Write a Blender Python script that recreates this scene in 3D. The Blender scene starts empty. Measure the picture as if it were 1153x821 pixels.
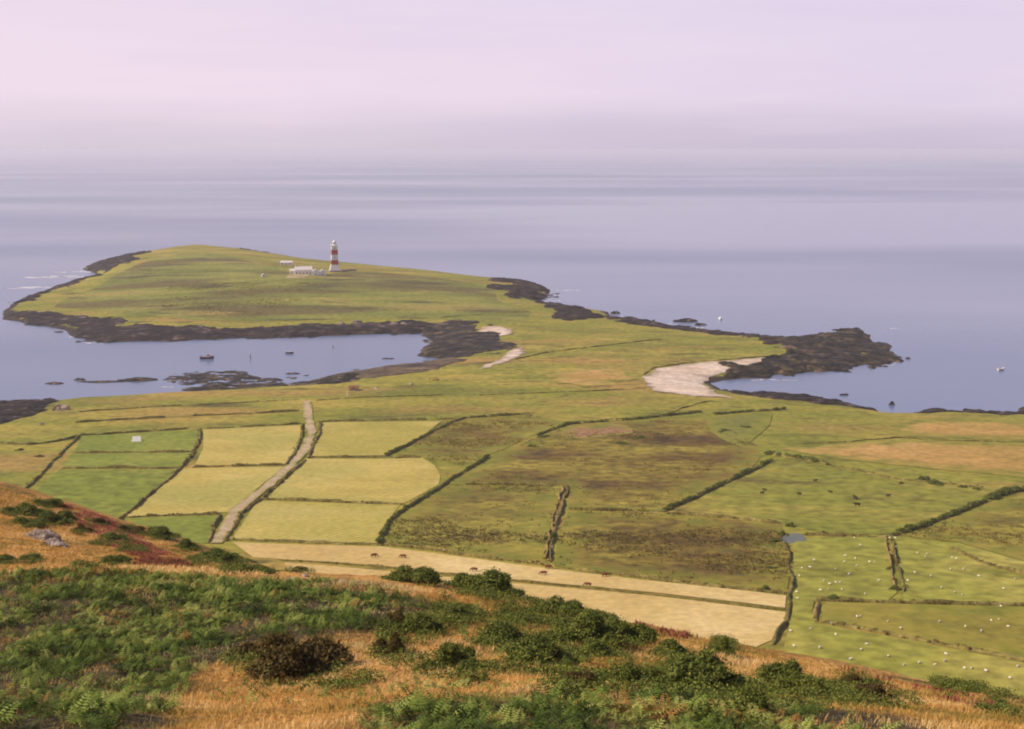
import bpy, bmesh, math, random
import numpy as np
from mathutils import Vector, geometry
random.seed(7)
RS = np.random.RandomState(11)
S = bpy.context.scene
COL = S.collection

# ------------------------------------------------------------------ camera
W0, H0, F, HOR, HC = 1153.0, 821.0, 1500.0, 168.0, 130.0
PITCH = math.atan((H0/2-HOR)/F)
cam_d = bpy.data.cameras.new('camera'); cam = bpy.data.objects.new('camera', cam_d); COL.objects.link(cam)
cam.location = (0, 0, HC); cam.rotation_euler = (math.pi/2-PITCH, 0, 0)
cam_d.sensor_width = 36; cam_d.lens = 36*F/W0; cam_d.clip_start = 0.5; cam_d.clip_end = 200000
S.camera = cam
CAM = np.array([0, 0, HC])

def rays(P):
    P = np.asarray(P, float).reshape(-1, 2)
    x = (P[:, 0]-W0/2)/F; u = -(P[:, 1]-H0/2)/F
    c, s = math.cos(PITCH), math.sin(PITCH)
    return np.stack([x, c+u*s, -s+u*c], 1)
def at_depth(px, py, D):
    d = rays([(px, py)])[0]
    return CAM+d*(D/d[1])
def on_z(P, z=0.0):
    d = rays(P); t = (z-HC)/d[:, 2]
    return CAM+d*t[:, None]
def march(P, hf, d0, d1, n=3000):
    d = rays(P); d = d/d[:, 1:2]
    ts = np.exp(np.linspace(math.log(d0), math.log(d1), n))
    out = np.zeros((len(d), 3))
    for i in range(len(d)):
        q = CAM+d[i]*ts[:, None]
        g = q[:, 2]-hf(q[:, 0], q[:, 1])
        k = np.argmax(g < 0) if (g < 0).any() else n-1
        if k > 0:
            f = g[k-1]/(g[k-1]-g[k]+1e-9); f = min(max(f, 0), 1)
            out[i] = q[k-1]*(1-f)+q[k]*f
        else: out[i] = q[k]
    return out

# ------------------------------------------------------------------ numpy noise and shapes
def vnoise(x, y, seed=0):
    x = np.asarray(x, float); y = np.asarray(y, float)
    xi = np.floor(x).astype(np.int64); yi = np.floor(y).astype(np.int64)
    fx = x-xi; fy = y-yi; fx = fx*fx*(3-2*fx); fy = fy*fy*(3-2*fy)
    def h(a, b):
        n = (a*374761393+b*668265263+seed*974634777) & 0x7fffffff
        n = ((n ^ (n >> 13))*1274126177) & 0x7fffffff
        return ((n ^ (n >> 16)) & 0xffff)/32767.5-1
    return (h(xi, yi)*(1-fx)+h(xi+1, yi)*fx)*(1-fy)+(h(xi, yi+1)*(1-fx)+h(xi+1, yi+1)*fx)*fy
def fbm(x, y, seed=0, o=4):
    s = 0; a = 1.0; t = 0
    for k in range(o):
        s = s+a*vnoise(x*2**k+17.3*k, y*2**k-9.1*k, seed+k); t += a; a *= .5
    return s/t
def inside(x, y, poly):
    x = np.asarray(x); y = np.asarray(y); r = np.zeros(x.shape, bool)
    n = len(poly)
    for i in range(n):
        x0, y0 = poly[i][:2]; x1, y1 = poly[(i+1) % n][:2]
        if y0 == y1: continue
        c = (y0 > y) != (y1 > y)
        r ^= c & (x < (x1-x0)*(y-y0)/(y1-y0)+x0)
    return r
def sdist(x, y, poly):
    x = np.asarray(x, float); y = np.asarray(y, float)
    d = np.full(x.shape, 1e9); n = len(poly)
    for i in range(n):
        x0, y0 = poly[i][:2]; x1, y1 = poly[(i+1) % n][:2]
        ex, ey = x1-x0, y1-y0; L = ex*ex+ey*ey+1e-9
        t = np.clip(((x-x0)*ex+(y-y0)*ey)/L, 0, 1)
        d = np.minimum(d, (x-x0-t*ex)**2+(y-y0-t*ey)**2)
    return np.where(inside(x, y, poly), 1, -1)*np.sqrt(d)
def tps(pts, lam=1e-3):
    P = np.asarray(pts, float); X = P[:, :2]; n = len(P)
    def K(A, B):
        r2 = ((A[:, None, :]-B[None])**2).sum(2)
        return .5*r2*np.log(r2+1e-9)
    sc = np.abs(X).max(); X = X/sc
    A = np.zeros((n+3, n+3)); A[:n, :n] = K(X, X)+lam*np.eye(n)
    A[:n, n] = 1; A[:n, n+1:] = X; A[n, :n] = 1; A[n+1:, :n] = X.T
    w = np.linalg.solve(A, np.concatenate([P[:, 2], np.zeros(3)]))
    def f(x, y):
        x = np.asarray(x, float); y = np.asarray(y, float)
        q = np.stack([x.ravel(), y.ravel()], 1)/sc; o = np.zeros(len(q))
        for i in range(0, len(q), 20000):
            c = q[i:i+20000]; o[i:i+20000] = K(c, X)@w[:n]+w[n]+c@w[n+1:]
        return o.reshape(x.shape)
    return f

# ------------------------------------------------------------------ mesh helpers
def mesh_np(name, V, faces, mat, parent=None, smooth=False, tint=None, k=None):
    """V (n,3); faces: list/array (m,k) of one size, or a list of tuples."""
    me = bpy.data.meshes.new(name)
    V = np.asarray(V, np.float32)
    if isinstance(faces, np.ndarray):
        m, kk = faces.shape
        me.vertices.add(len(V)); me.vertices.foreach_set('co', V.ravel())
        me.loops.add(m*kk); me.loops.foreach_set('vertex_index', faces.astype(np.int32).ravel())
        me.polygons.add(m); me.polygons.foreach_set('loop_start', np.arange(0, m*kk, kk, dtype=np.int32))
        me.update(calc_edges=True)
    else:
        me.from_pydata([tuple(v) for v in V.tolist()], [], faces); me.update()
    if smooth: me.polygons.foreach_set('use_smooth', np.ones(len(me.polygons), bool))
    if tint is not None:
        a = me.attributes.new('tint', 'FLOAT', 'POINT'); a.data.foreach_set('value', np.asarray(tint, np.float32))
    me.validate()
    if mat: me.materials.append(mat)
    o = bpy.data.objects.new(name, me); COL.objects.link(o)
    if parent: o.parent = parent
    return o
def empty(name, loc, rz=0):
    o = bpy.data.objects.new(name, None); COL.objects.link(o); o.location = loc; o.rotation_euler = (0, 0, rz)
    o.empty_display_size = .3
    return o
def tag(o, label=None, cat=None, group=None, kind=None):
    if label: o['label'] = label
    if cat: o['category'] = cat
    if group: o['group'] = group
    if kind: o['kind'] = kind
    return o
def struct(o, label=None, cat=None): return tag(o, label, cat, None, 'structure')
def stuff(o, label=None, cat=None): return tag(o, label, cat, None, 'stuff')
def copy_tree(o, parent=None):
    c = o.copy(); COL.objects.link(c)
    if parent: c.parent = parent
    for ch in list(o.children): copy_tree(ch, c)
    return c
class MB:
    def __init__(s): s.v = []; s.f = []
    def add(s, v, f):
        b = len(s.v); s.v += [tuple(p) for p in v]; s.f += [tuple(i+b for i in q) for q in f]
    def box(s, x0, x1, y0, y1, z0, z1):
        s.add([(x0,y0,z0),(x1,y0,z0),(x1,y1,z0),(x0,y1,z0),(x0,y0,z1),(x1,y0,z1),(x1,y1,z1),(x0,y1,z1)],
              [(3,2,1,0),(4,5,6,7),(0,1,5,4),(1,2,6,5),(2,3,7,6),(3,0,4,7)])
    def frustum(s, a, b, n, z0, z1, rot=0, cx=0, cy=0, cap=True):
        A = [(cx+a*math.cos(2*math.pi*i/n+rot), cy+a*math.sin(2*math.pi*i/n+rot), z0) for i in range(n)]
        B = [(cx+b*math.cos(2*math.pi*i/n+rot), cy+b*math.sin(2*math.pi*i/n+rot), z1) for i in range(n)]
        f = [(i, (i+1) % n, n+(i+1) % n, n+i) for i in range(n)]
        if cap: f += [tuple(range(n-1, -1, -1)), tuple(range(n, 2*n))]
        s.add(A+B, f)
    def tube(s, p, q, r, r2=None, n=6):
        p = Vector(p); q = Vector(q); d = (q-p).normalized(); r2 = r if r2 is None else r2
        a = d.orthogonal().normalized(); b = d.cross(a)
        A = [p+(a*math.cos(2*math.pi*i/n)+b*math.sin(2*math.pi*i/n))*r for i in range(n)]
        B = [q+(a*math.cos(2*math.pi*i/n)+b*math.sin(2*math.pi*i/n))*r2 for i in range(n)]
        s.add(A+B, [(i, (i+1) % n, n+(i+1) % n, n+i) for i in range(n)]+[tuple(range(n-1,-1,-1)), tuple(range(n, 2*n))])
    def build(s, name, mat, parent=None, smooth=False):
        return mesh_np(name, np.array(s.v), s.f, mat, parent, smooth)

# ------------------------------------------------------------------ materials
def newmat(name):
    m = bpy.data.materials.new(name); m.use_nodes = True; nt = m.node_tree
    return m, nt, nt.nodes, nt.links, nt.nodes['Principled BSDF']
def noise_mat(name, stops, scale=.1, detail=6, rough=.9, stretch=(1,1,1), big=None, bump=0, bscale=None, spec=.2,
              stripe=None, tint=None, fine=None, trans=0, rot=0, soft=None, shore=False, litter=None):
    """stops: [(pos,(r,g,b))] over noise.  big=(scale, colour, lo, hi): second patchwork.  fine=(scale, amount): small mottling.
       stripe=(scale, angle, amount): mowing lines.  tint=(colour a, colour b, weight): per-tuft mix."""
    m, nt, N, L, P = newmat(name)
    P.inputs['Roughness'].default_value = rough
    P.inputs['Specular IOR Level'].default_value = spec
    tc = N.new('ShaderNodeTexCoord'); mp = N.new('ShaderNodeMapping'); mp.inputs['Scale'].default_value = stretch
    mp.inputs['Rotation'].default_value = (0, 0, rot)
    L.new(tc.outputs['Object'], mp.inputs[0])
    n = N.new('ShaderNodeTexNoise'); n.inputs['Scale'].default_value = scale; n.inputs['Detail'].default_value = detail
    n.inputs['Roughness'].default_value = .62
    L.new(mp.outputs[0], n.inputs['Vector'])
    r = N.new('ShaderNodeValToRGB'); e = r.color_ramp.elements
    while len(e) < len(stops): e.new(.5)
    for i, (p, c) in enumerate(stops): e[i].position = p; e[i].color = (*c, 1)
    L.new(n.outputs['Fac'], r.inputs[0]); col = r.outputs[0]
    def mix(a, b, fac, mode='MIX'):
        x = N.new('ShaderNodeMix'); x.data_type = 'RGBA'; x.blend_type = mode
        for s, v in ((x.inputs[6], a), (x.inputs[7], b), (x.inputs[0], fac)):
            if hasattr(v, 'links'): L.new(v, s)
            elif isinstance(v, tuple): s.default_value = (*v, 1)
            else: s.default_value = v
        return x.outputs[2]
    if big:
        for bg in (big if isinstance(big, list) else [big]):
            n2 = N.new('ShaderNodeTexNoise'); n2.inputs['Scale'].default_value = bg[0]; n2.inputs['Detail'].default_value = 5
            L.new(mp.outputs[0], n2.inputs['Vector'])
            mr = N.new('ShaderNodeMapRange'); mr.inputs[1].default_value = bg[2]; mr.inputs[2].default_value = bg[3]
            L.new(n2.outputs['Fac'], mr.inputs[0]); col = mix(col, bg[1], mr.outputs[0])
    if stripe:
        w = N.new('ShaderNodeTexWave'); w.inputs['Scale'].default_value = stripe[0]; w.inputs['Distortion'].default_value = 1.2
        w.inputs['Detail'].default_value = 2; w.inputs['Detail Scale'].default_value = .6
        m2 = N.new('ShaderNodeMapping'); m2.inputs['Rotation'].default_value = (0, 0, stripe[1])
        L.new(tc.outputs['Object'], m2.inputs[0]); L.new(m2.outputs[0], w.inputs['Vector'])
        mr = N.new('ShaderNodeMapRange'); mr.inputs[3].default_value = 1-stripe[2]; mr.inputs[4].default_value = 1+stripe[2]*.6
        L.new(w.outputs['Fac'], mr.inputs[0])
        cb = N.new('ShaderNodeCombineColor')
        for i in range(3): L.new(mr.outputs[0], cb.inputs[i])
        col = mix(col, cb.outputs[0], 1.0, 'MULTIPLY')
    if fine:
        n3 = N.new('ShaderNodeTexNoise'); n3.inputs['Scale'].default_value = fine[0]; n3.inputs['Detail'].default_value = 4
        L.new(tc.outputs['Object'], n3.inputs['Vector'])
        mr = N.new('ShaderNodeMapRange'); mr.inputs[1].default_value = .3; mr.inputs[2].default_value = .7
        mr.inputs[3].default_value = 1-fine[1]; mr.inputs[4].default_value = 1+fine[1]
        L.new(n3.outputs['Fac'], mr.inputs[0])
        cb = N.new('ShaderNodeCombineColor')
        for i in range(3): L.new(mr.outputs[0], cb.inputs[i])
        col = mix(col, cb.outputs[0], 1.0, 'MULTIPLY')
    if tint:
        at = N.new('ShaderNodeAttribute'); at.attribute_name = 'tint'
        r2 = N.new('ShaderNodeValToRGB'); e = r2.color_ramp.elements; cs = tint[0]
        while len(e) < len(cs): e.new(.5)
        for i, (p, c) in enumerate(cs): e[i].position = p; e[i].color = (*c, 1)
        L.new(at.outputs['Fac'], r2.inputs[0]); col = mix(col, r2.outputs[0], tint[1])
    if soft:
        at = N.new('ShaderNodeAttribute'); at.attribute_name = 'edge'
        n4 = N.new('ShaderNodeTexNoise'); n4.inputs['Scale'].default_value = .11; n4.inputs['Detail'].default_value = 6
        L.new(tc.outputs['Object'], n4.inputs['Vector'])
        ad = N.new('ShaderNodeMath'); ad.operation = 'MULTIPLY_ADD'; ad.inputs[1].default_value = 2.4; L.new(n4.outputs['Fac'], ad.inputs[0])
        sb = N.new('ShaderNodeMath'); sb.operation = 'SUBTRACT'; sb.inputs[1].default_value = 1.0; L.new(at.outputs['Fac'], sb.inputs[0])
        sc2 = N.new('ShaderNodeMath'); sc2.operation = 'MULTIPLY'; sc2.inputs[1].default_value = 1.6; L.new(sb.outputs[0], sc2.inputs[0]); L.new(sb.outputs[0], ad.inputs[2]); ad.use_clamp = True
        r3 = N.new('ShaderNodeValToRGB'); e = r3.color_ramp.elements; cs = soft
        while len(e) < len(cs): e.new(.5)
        for i, (p, c) in enumerate(cs): e[i].position = p; e[i].color = (*c, 1)
        L.new(n4.outputs['Fac'], r3.inputs[0]); col = mix(r3.outputs[0], col, ad.outputs[0])
    if litter:
        at = N.new('ShaderNodeAttribute'); at.attribute_name = 'litter'; col = mix(col, litter, at.outputs['Fac'])
    if shore:   # bare dark rock in the reach of the tide
        ge = N.new('ShaderNodeNewGeometry'); sp_ = N.new('ShaderNodeSeparateXYZ'); L.new(ge.outputs['Position'], sp_.inputs[0])
        n5 = N.new('ShaderNodeTexNoise'); n5.inputs['Scale'].default_value = .06; n5.inputs['Detail'].default_value = 5; L.new(tc.outputs['Object'], n5.inputs['Vector'])
        a5 = N.new('ShaderNodeMath'); a5.operation = 'MULTIPLY_ADD'; a5.inputs[1].default_value = -2.4; L.new(n5.outputs['Fac'], a5.inputs[0]); L.new(sp_.outputs[2], a5.inputs[2])
        m5 = N.new('ShaderNodeMapRange'); m5.inputs[1].default_value = -.1; m5.inputs[2].default_value = .35; m5.inputs[3].default_value = 1; m5.inputs[4].default_value = 0
        L.new(a5.outputs[0], m5.inputs[0]); col = mix(col, (.040,.028,.024), m5.outputs[0])
    L.new(col, P.inputs['Base Color'])
    if bump:
        b = N.new('ShaderNodeBump'); b.inputs['Strength'].default_value = bump; b.inputs['Distance'].default_value = .3
        nb = N.new('ShaderNodeTexNoise'); nb.inputs['Scale'].default_value = bscale or scale*4; nb.inputs['Detail'].default_value = 6
        L.new(tc.outputs['Object'], nb.inputs['Vector']); L.new(nb.outputs['Fac'], b.inputs['Height'])
        L.new(b.outputs[0], P.inputs['Normal'])
    if trans:
        t = N.new('ShaderNodeBsdfTranslucent'); L.new(col, t.inputs[0])
        ms = N.new('ShaderNodeMixShader'); ms.inputs[0].default_value = trans
        L.new(P.outputs[0], ms.inputs[1]); L.new(t.outputs[0], ms.inputs[2])
        L.new(ms.outputs[0], N['Material Output'].inputs['Surface'])
    return m
def flat_mat(name, c, rough=.7, var=.12, scale=1.5, metal=0):
    a = tuple(max(0, v*(1-var)) for v in c); b = tuple(min(1, v*(1+var)) for v in c)
    m = noise_mat(name, [(.3, a), (.7, b)], scale, 5, rough)
    m.node_tree.nodes['Principled BSDF'].inputs['Metallic'].default_value = metal
    return m

M = {}
OL = (.20,.175,.032); GR = (.165,.18,.032); OC = (.30,.20,.058); BR = (.125,.080,.026); TAN = (.50,.32,.125); DK=(.07,.06,.022)
GS_ = [(.36,(0.152,0.156,0.019)),(.46,(0.215,0.206,0.026)),(.56,(0.277,0.237,0.035)),(.66,(0.366,0.270,0.053))]
M['grass'] = noise_mat('coastal_grass', GS_, .016, 8, big=[(.011,(.34,.205,.055),.52,.70),(.03,(.10,.085,.022),.58,.72),(.12,(.13,.105,.024),.60,.72)], stretch=(.8,1.8,1), bump=.6, bscale=.5, fine=(.3,.3), shore=True)
M['isle'] = noise_mat('island_grass', [(.36,(0.142,0.156,0.026)),(.5,(0.194,0.196,0.033)),(.64,(0.267,0.237,0.050))], .02, 8, big=[(.012,(0.131,0.104,0.029),.50,.60),(.035,(0.079,0.068,0.024),.56,.66),(.02,(0.282,0.209,0.055),.60,.75)], stretch=(.5,1.5,1), bump=.6, bscale=.4, fine=(.25,.28), shore=True)
M['hay'] = noise_mat('cut_hay', [(.32,(.385,.295,.065)),(.5,(.465,.36,.092)),(.68,(.55,.43,.14))], .025, 8, stripe=(.14,.5,.15), big=(.015,(.34,.31,.075),.5,.7), fine=(.5,.15), bump=.3, bscale=1.2, stretch=(1,1.5,1))
M['hay2'] = noise_mat('cut_hay_greenish', [(.32,(.30,.265,.050)),(.5,(.40,.325,.070)),(.68,(.50,.39,.115))], .018, 8, stripe=(.14,.6,.15), big=(.02,(.44,.36,.11),.52,.7), fine=(.5,.15), bump=.3, bscale=1.2, stretch=(1,1.5,1))
M['tan'] = noise_mat('dry_stubble', [(.32,(.49,.33,.115)),(.5,(.57,.405,.160)),(.68,(.66,.49,.225))], .03, 8, stripe=(.2,1.4,.10), big=(.02,(.50,.34,.12),.5,.7), fine=(.5,.14), bump=.3, bscale=1.2)
M['green'] = noise_mat('green_pasture', [(.32,(0.138,0.167,0.019)),(.5,(0.176,0.201,0.025)),(.68,(0.253,0.243,0.040))], .02, 8, fine=(.25,.34), bump=.4, bscale=1.0, stripe=(.12,.3,.08), stretch=(.8,1.6,1))
M['cattle'] = noise_mat('cattle_pasture', [(.32,(0.165,0.173,0.021)),(.5,(0.220,0.208,0.029)),(.68,(0.341,0.256,0.053))], .018, 8, big=[(.02,(0.396,0.256,0.069),.62,.75),(.045,(0.121,0.101,0.020),.58,.7)], fine=(.25,.36), bump=.4, bscale=1.0, stretch=(.7,1.8,1))
M['green2'] = noise_mat('lush_pasture', [(.32,(0.154,0.190,0.022)),(.5,(0.187,0.215,0.028)),(.68,(0.253,0.254,0.042))], .025, 8, fine=(.3,.28), bump=.3, bscale=1.0, stripe=(.13,.9,.07))
M['sheepf'] = noise_mat('grazed_pasture', [(.32,(0.204,0.209,0.028)),(.5,(0.272,0.255,0.040)),(.68,(0.397,0.324,0.078))], .016, 8, fine=(.25,.34), bump=.3, bscale=1.0, big=(.04,(0.178,0.170,0.024),.54,.7))
M['olive'] = noise_mat('olive_pasture', [(.32,(0.193,0.165,0.022)),(.5,(0.253,0.208,0.032)),(.68,(0.352,0.262,0.052))], .018, 8, fine=(.35,.26), bump=.4, bscale=1.0, stretch=(1,2,1), big=(.03,(0.143,0.101,0.020),.54,.72), soft=GS_)
M['scrub'] = noise_mat('rough_pasture', [(.38,(0.072,0.043,0.013)),(.47,(0.127,0.080,0.017)),(.54,(0.182,0.133,0.020)),(.64,(0.275,0.214,0.033))], .02, 9, stretch=(.7,1.6,1), fine=(.25,.5), bump=.7, bscale=.6, big=(.05,(0.110,0.062,0.018),.58,.74), soft=GS_)
M['scrubg'] = noise_mat('rough_green_pasture', [(.38,(0.110,0.071,0.017)),(.46,(0.182,0.145,0.022)),(.6,(0.264,0.219,0.034))], .02, 9, stretch=(.7,1.6,1), fine=(.28,.4), bump=.6, bscale=.6, big=(.03,(0.154,0.091,0.020),.54,.66), soft=GS_)
M['hollow'] = noise_mat('wet_green_hollow', [(.3,(.10,.115,.028)),(.7,(.19,.185,.036))], .04, 8, fine=(.4,.3), soft=GS_)
M['orange'] = noise_mat('parched_grass', [(.34,(.25,.185,.034)),(.48,(.42,.245,.07)),(.66,(.52,.305,.115))], .016, 8, stretch=(.45,1.8,1), fine=(.35,.25), bump=.4, bscale=.8, soft=GS_)
M['bare'] = noise_mat('bare_reddish_ground', [(.3,(.22,.12,.05)),(.7,(.36,.20,.10))], .05, 7, fine=(.5,.25), soft=GS_)
M['track'] = noise_mat('gravel_track', [(.3,(.34,.25,.14)),(.7,(.50,.38,.23))], .15, 6, fine=(1.2,.25), bump=.5, bscale=2, soft=GS_)
M['sand'] = noise_mat('pale_shingle_sand', [(.3,(.52,.38,.29)),(.5,(.64,.495,.395)),(.7,(.76,.63,.53))], .045, 8, fine=(.4,.22), bump=.4, bscale=.8, stretch=(.8,2.2,1), big=(.05,(.48,.35,.27),.54,.70), soft=[(.4,(.20,.145,.09)),(.6,(.42,.31,.22))])
M['rock'] = noise_mat('dark_shore_rock', [(.36,(.005,.004,.004)),(.5,(.018,.012,.011)),(.60,(.055,.036,.030)),(.67,(.16,.11,.09)),(.76,(.42,.31,.26))], .13, 9, bump=1, bscale=.4, rough=.8, fine=(.35,.5), stretch=(.8,1.4,1))
M['weed'] = noise_mat('seaweed_rock', [(.36,(.006,.005,.003)),(.5,(.022,.016,.008)),(.57,(.060,.040,.019)),(.64,(.13,.088,.050)),(.72,(.30,.215,.155))], .12, 9, bump=1, bscale=.4, rough=.6, fine=(.35,.5), stretch=(.8,1.4,1))
M['mud'] = noise_mat('weedy_tidal_flat', [(.38,(.035,.022,.012)),(.48,(.085,.055,.026)),(.58,(.135,.09,.042)),(.70,(.26,.185,.12))], .07, 9, bump=.6, bscale=.4, rough=.6, fine=(.35,.4), stretch=(.6,1.8,1))
M['wall'] = noise_mat('earth_and_stone_bank', [(.34,(.075,.062,.016)),(.5,(.15,.12,.03)),(.64,(.23,.18,.052)),(.76,(.34,.265,.13))], .14, 9, bump=1, bscale=1.5, fine=(1.0,.5))
M['wallp'] = noise_mat('pale_overgrown_bank', [(.3,(.15,.105,.03)),(.55,(.27,.185,.06)),(.75,(.36,.26,.11))], .25, 8, bump=1, bscale=1.5, fine=(1.5,.4))
M['wallg'] = noise_mat('grassy_bank', [(.3,(.075,.065,.014)),(.5,(.125,.10,.022)),(.7,(.21,.16,.04))], .12, 8, bump=.8, bscale=1.5, fine=(1.2,.4))
M['bush'] = noise_mat('gorse_leaf', [(.3,(.07,.078,.016)),(.7,(.13,.13,.028))], 1.2, 4, tint=([(0,(.025,.038,.007)),(.4,(.085,.112,.017)),(.75,(.20,.215,.036)),(1,(.34,.31,.07))],.85), trans=.12, rough=.8)
M['bushb'] = noise_mat('rusty_gorse_leaf', [(.3,(.06,.04,.012)),(.7,(.12,.08,.02))], 1.2, 4, tint=([(0,(.035,.026,.009)),(.5,(.095,.068,.018)),(.8,(.16,.11,.028)),(1,(.26,.14,.04))],.8), trans=.12, rough=.8)
M['stem'] = noise_mat('woody_stem', [(.3,(.05,.035,.02)),(.7,(.11,.08,.05))], 4, 5)
M['bracken'] = noise_mat('bracken_leaf', [(.3,(.13,.155,.026)),(.7,(.20,.215,.045))], .5, 4, tint=([(0,(.024,.042,.006)),(.32,(.072,.115,.016)),(.60,(.17,.225,.036)),(.84,(.36,.385,.095)),(.97,(.42,.38,.11)),(1,(.34,.16,.04))],.88), trans=.25, rough=.8)
M['dry'] = noise_mat('dry_hill_grass', [(.3,(.50,.28,.08)),(.5,(.66,.42,.14)),(.7,(.76,.54,.23))], .25, 6, tint=([(0,(.17,.155,.028)),(.25,(.36,.24,.05)),(.42,(.58,.32,.08)),(.58,(.70,.40,.12)),(.74,(.80,.53,.20)),(1,(.84,.66,.34))],.85), trans=.3, rough=.9)
M['hill'] = noise_mat('hill_turf', [(.28,(.16,.12,.026)),(.42,(.38,.19,.045)),(.58,(.56,.29,.075)),(.75,(.68,.43,.15))], .16, 8, big=[(.3,(.14,.115,.022),.55,.7),(.12,(.30,.12,.04),.6,.72)], fine=(3,.35), bump=1, bscale=4, litter=(.075,.055,.022))
M['heather'] = noise_mat('heather_sprig', [(.3,(.20,.065,.04)),(.7,(.33,.12,.075))], .7, 5, tint=([(0,(.17,.06,.03)),(.5,(.36,.10,.07)),(.8,(.46,.16,.11)),(1,(.52,.26,.12))],.75), trans=.15)
M['moor'] = noise_mat('low_scrub_leaf', [(.3,(.085,.062,.016)),(.7,(.15,.11,.024))], .1, 4, tint=([(0,(.085,.056,.016)),(.5,(.16,.112,.024)),(1,(.25,.19,.042))],.8))
M['outcrop'] = noise_mat('lichen_rock', [(.3,(.12,.085,.075)),(.5,(.24,.18,.155)),(.7,(.42,.35,.31))], 1.2, 9, bump=1, bscale=3, fine=(4,.3))
M['white'] = flat_mat('white_paint', (.78,.74,.70), .6, .05, .6)
M['whitew'] = flat_mat('limewashed_wall', (.80,.75,.69), .8, .08, .4)
M['red'] = flat_mat('red_paint', (.42,.05,.035), .6, .15, .5)
M['slate'] = flat_mat('pale_slate', (.60,.55,.54), .6, .15, 1.0)
M['greyst'] = flat_mat('grey_stone', (.30,.26,.25), .85, .3, .7)
M['glass'] = flat_mat('dark_glass', (.03,.035,.045), .15, .1)
M['lglass'] = flat_mat('lantern_glass', (.45,.48,.50), .1, .05)
M['metal'] = flat_mat('white_iron', (.7,.68,.66), .5, .1)
M['wool'] = flat_mat('sheep_wool', (.66,.60,.48), .95, .12, 3)
M['hide'] = flat_mat('red_brown_hide', (.16,.05,.025), .8, .2, 2)
M['hided'] = flat_mat('dark_brown_hide', (.04,.026,.018), .8, .2, 2)
M['hull'] = flat_mat('boat_hull_dark', (.06,.05,.07), .5, .2)
M['hullw'] = flat_mat('boat_hull_white', (.75,.72,.68), .5, .06)
M['deck'] = flat_mat('boat_deck_pink', (.55,.36,.30), .6, .1)
M['wood'] = flat_mat('weathered_wood', (.28,.20,.14), .8, .2, 3)
M['rust'] = flat_mat('rusty_roof_sheet', (.20,.075,.04), .8, .25, .8)
M['canvas'] = flat_mat('white_canvas', (.80,.76,.72), .8, .04)
M['foam'] = flat_mat('sea_foam', (.80,.76,.78), .8, .05)

# sea
m, nt, N, L, P = newmat('sea_water'); M['sea'] = m
P.inputs['IOR'].default_value = 1.33
tc = N.new('ShaderNodeTexCoord')
mp = N.new('ShaderNodeMapping'); mp.inputs['Scale'].default_value = (.00045, .0013, 1); mp.inputs['Rotation'].default_value = (0,0,.03); L.new(tc.outputs['Object'], mp.inputs[0])
n1 = N.new('ShaderNodeTexNoise'); n1.inputs['Scale'].default_value = 1; n1.inputs['Detail'].default_value = 3; n1.inputs['Roughness'].default_value = .55; L.new(mp.outputs[0], n1.inputs['Vector'])
r = N.new('ShaderNodeValToRGB'); r.color_ramp.elements[0].position = .35; r.color_ramp.elements[1].position = .68
r.color_ramp.elements[0].color = (.115,.15,.265,1); r.color_ramp.elements[1].color = (.155,.185,.305,1)
L.new(n1.outputs['Fac'], r.inputs[0]); L.new(r.outputs[0], P.inputs['Base Color'])
mr = N.new('ShaderNodeMapRange'); mr.inputs[1].default_value = .35; mr.inputs[2].default_value = .68; mr.inputs[3].default_value = .27; mr.inputs[4].default_value = .16
sxs = N.new('ShaderNodeSeparateXYZ'); L.new(tc.outputs['Object'], sxs.inputs[0])
def mr_(src, a, b_, c, d):
    q = N.new('ShaderNodeMapRange'); q.interpolation_type = 'SMOOTHSTEP'
    for i_, v_ in zip((1,2,3,4), (a,b_,c,d)): q.inputs[i_].default_value = v_
    L.new(src, q.inputs[0]); return q.outputs[0]
def mm_(a, b_, op='MULTIPLY'):
    q = N.new('ShaderNodeMath'); q.operation = op; q.use_clamp = True
    for i_, v_ in ((0,a),(1,b_)):
        if hasattr(v_, 'links'): L.new(v_, q.inputs[i_])
        else: q.inputs[i_].default_value = v_
    return q.outputs[0]
calm_sheen = mm_(mm_(mr_(sxs.outputs[1], 1500, 2100, 0, 1), mr_(sxs.outputs[1], 3100, 3900, 1, 0)), mr_(sxs.outputs[0], -500, 500, 0, 1))  # far sheen band: smoother water, with the sheen also painted as paler colour
wob_ = mm_(n1.outputs['Fac'], mm_(calm_sheen, .26), 'ADD')
L.new(wob_, mr.inputs[0]); L.new(wob_, r.inputs[0]); L.new(mr.outputs[0], P.inputs['Roughness'])
nb = N.new('ShaderNodeTexNoise'); nb.inputs['Scale'].default_value = .09; nb.inputs['Detail'].default_value = 5
mp2 = N.new('ShaderNodeMapping'); mp2.inputs['Scale'].default_value = (.6,1.5,1); L.new(tc.outputs['Object'], mp2.inputs[0]); L.new(mp2.outputs[0], nb.inputs['Vector'])
b = N.new('ShaderNodeBump'); b.inputs['Strength'].default_value = .12; b.inputs['Distance'].default_value = 1.0
L.new(nb.outputs['Fac'], b.inputs['Height']); L.new(b.outputs[0], P.inputs['Normal'])

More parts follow.
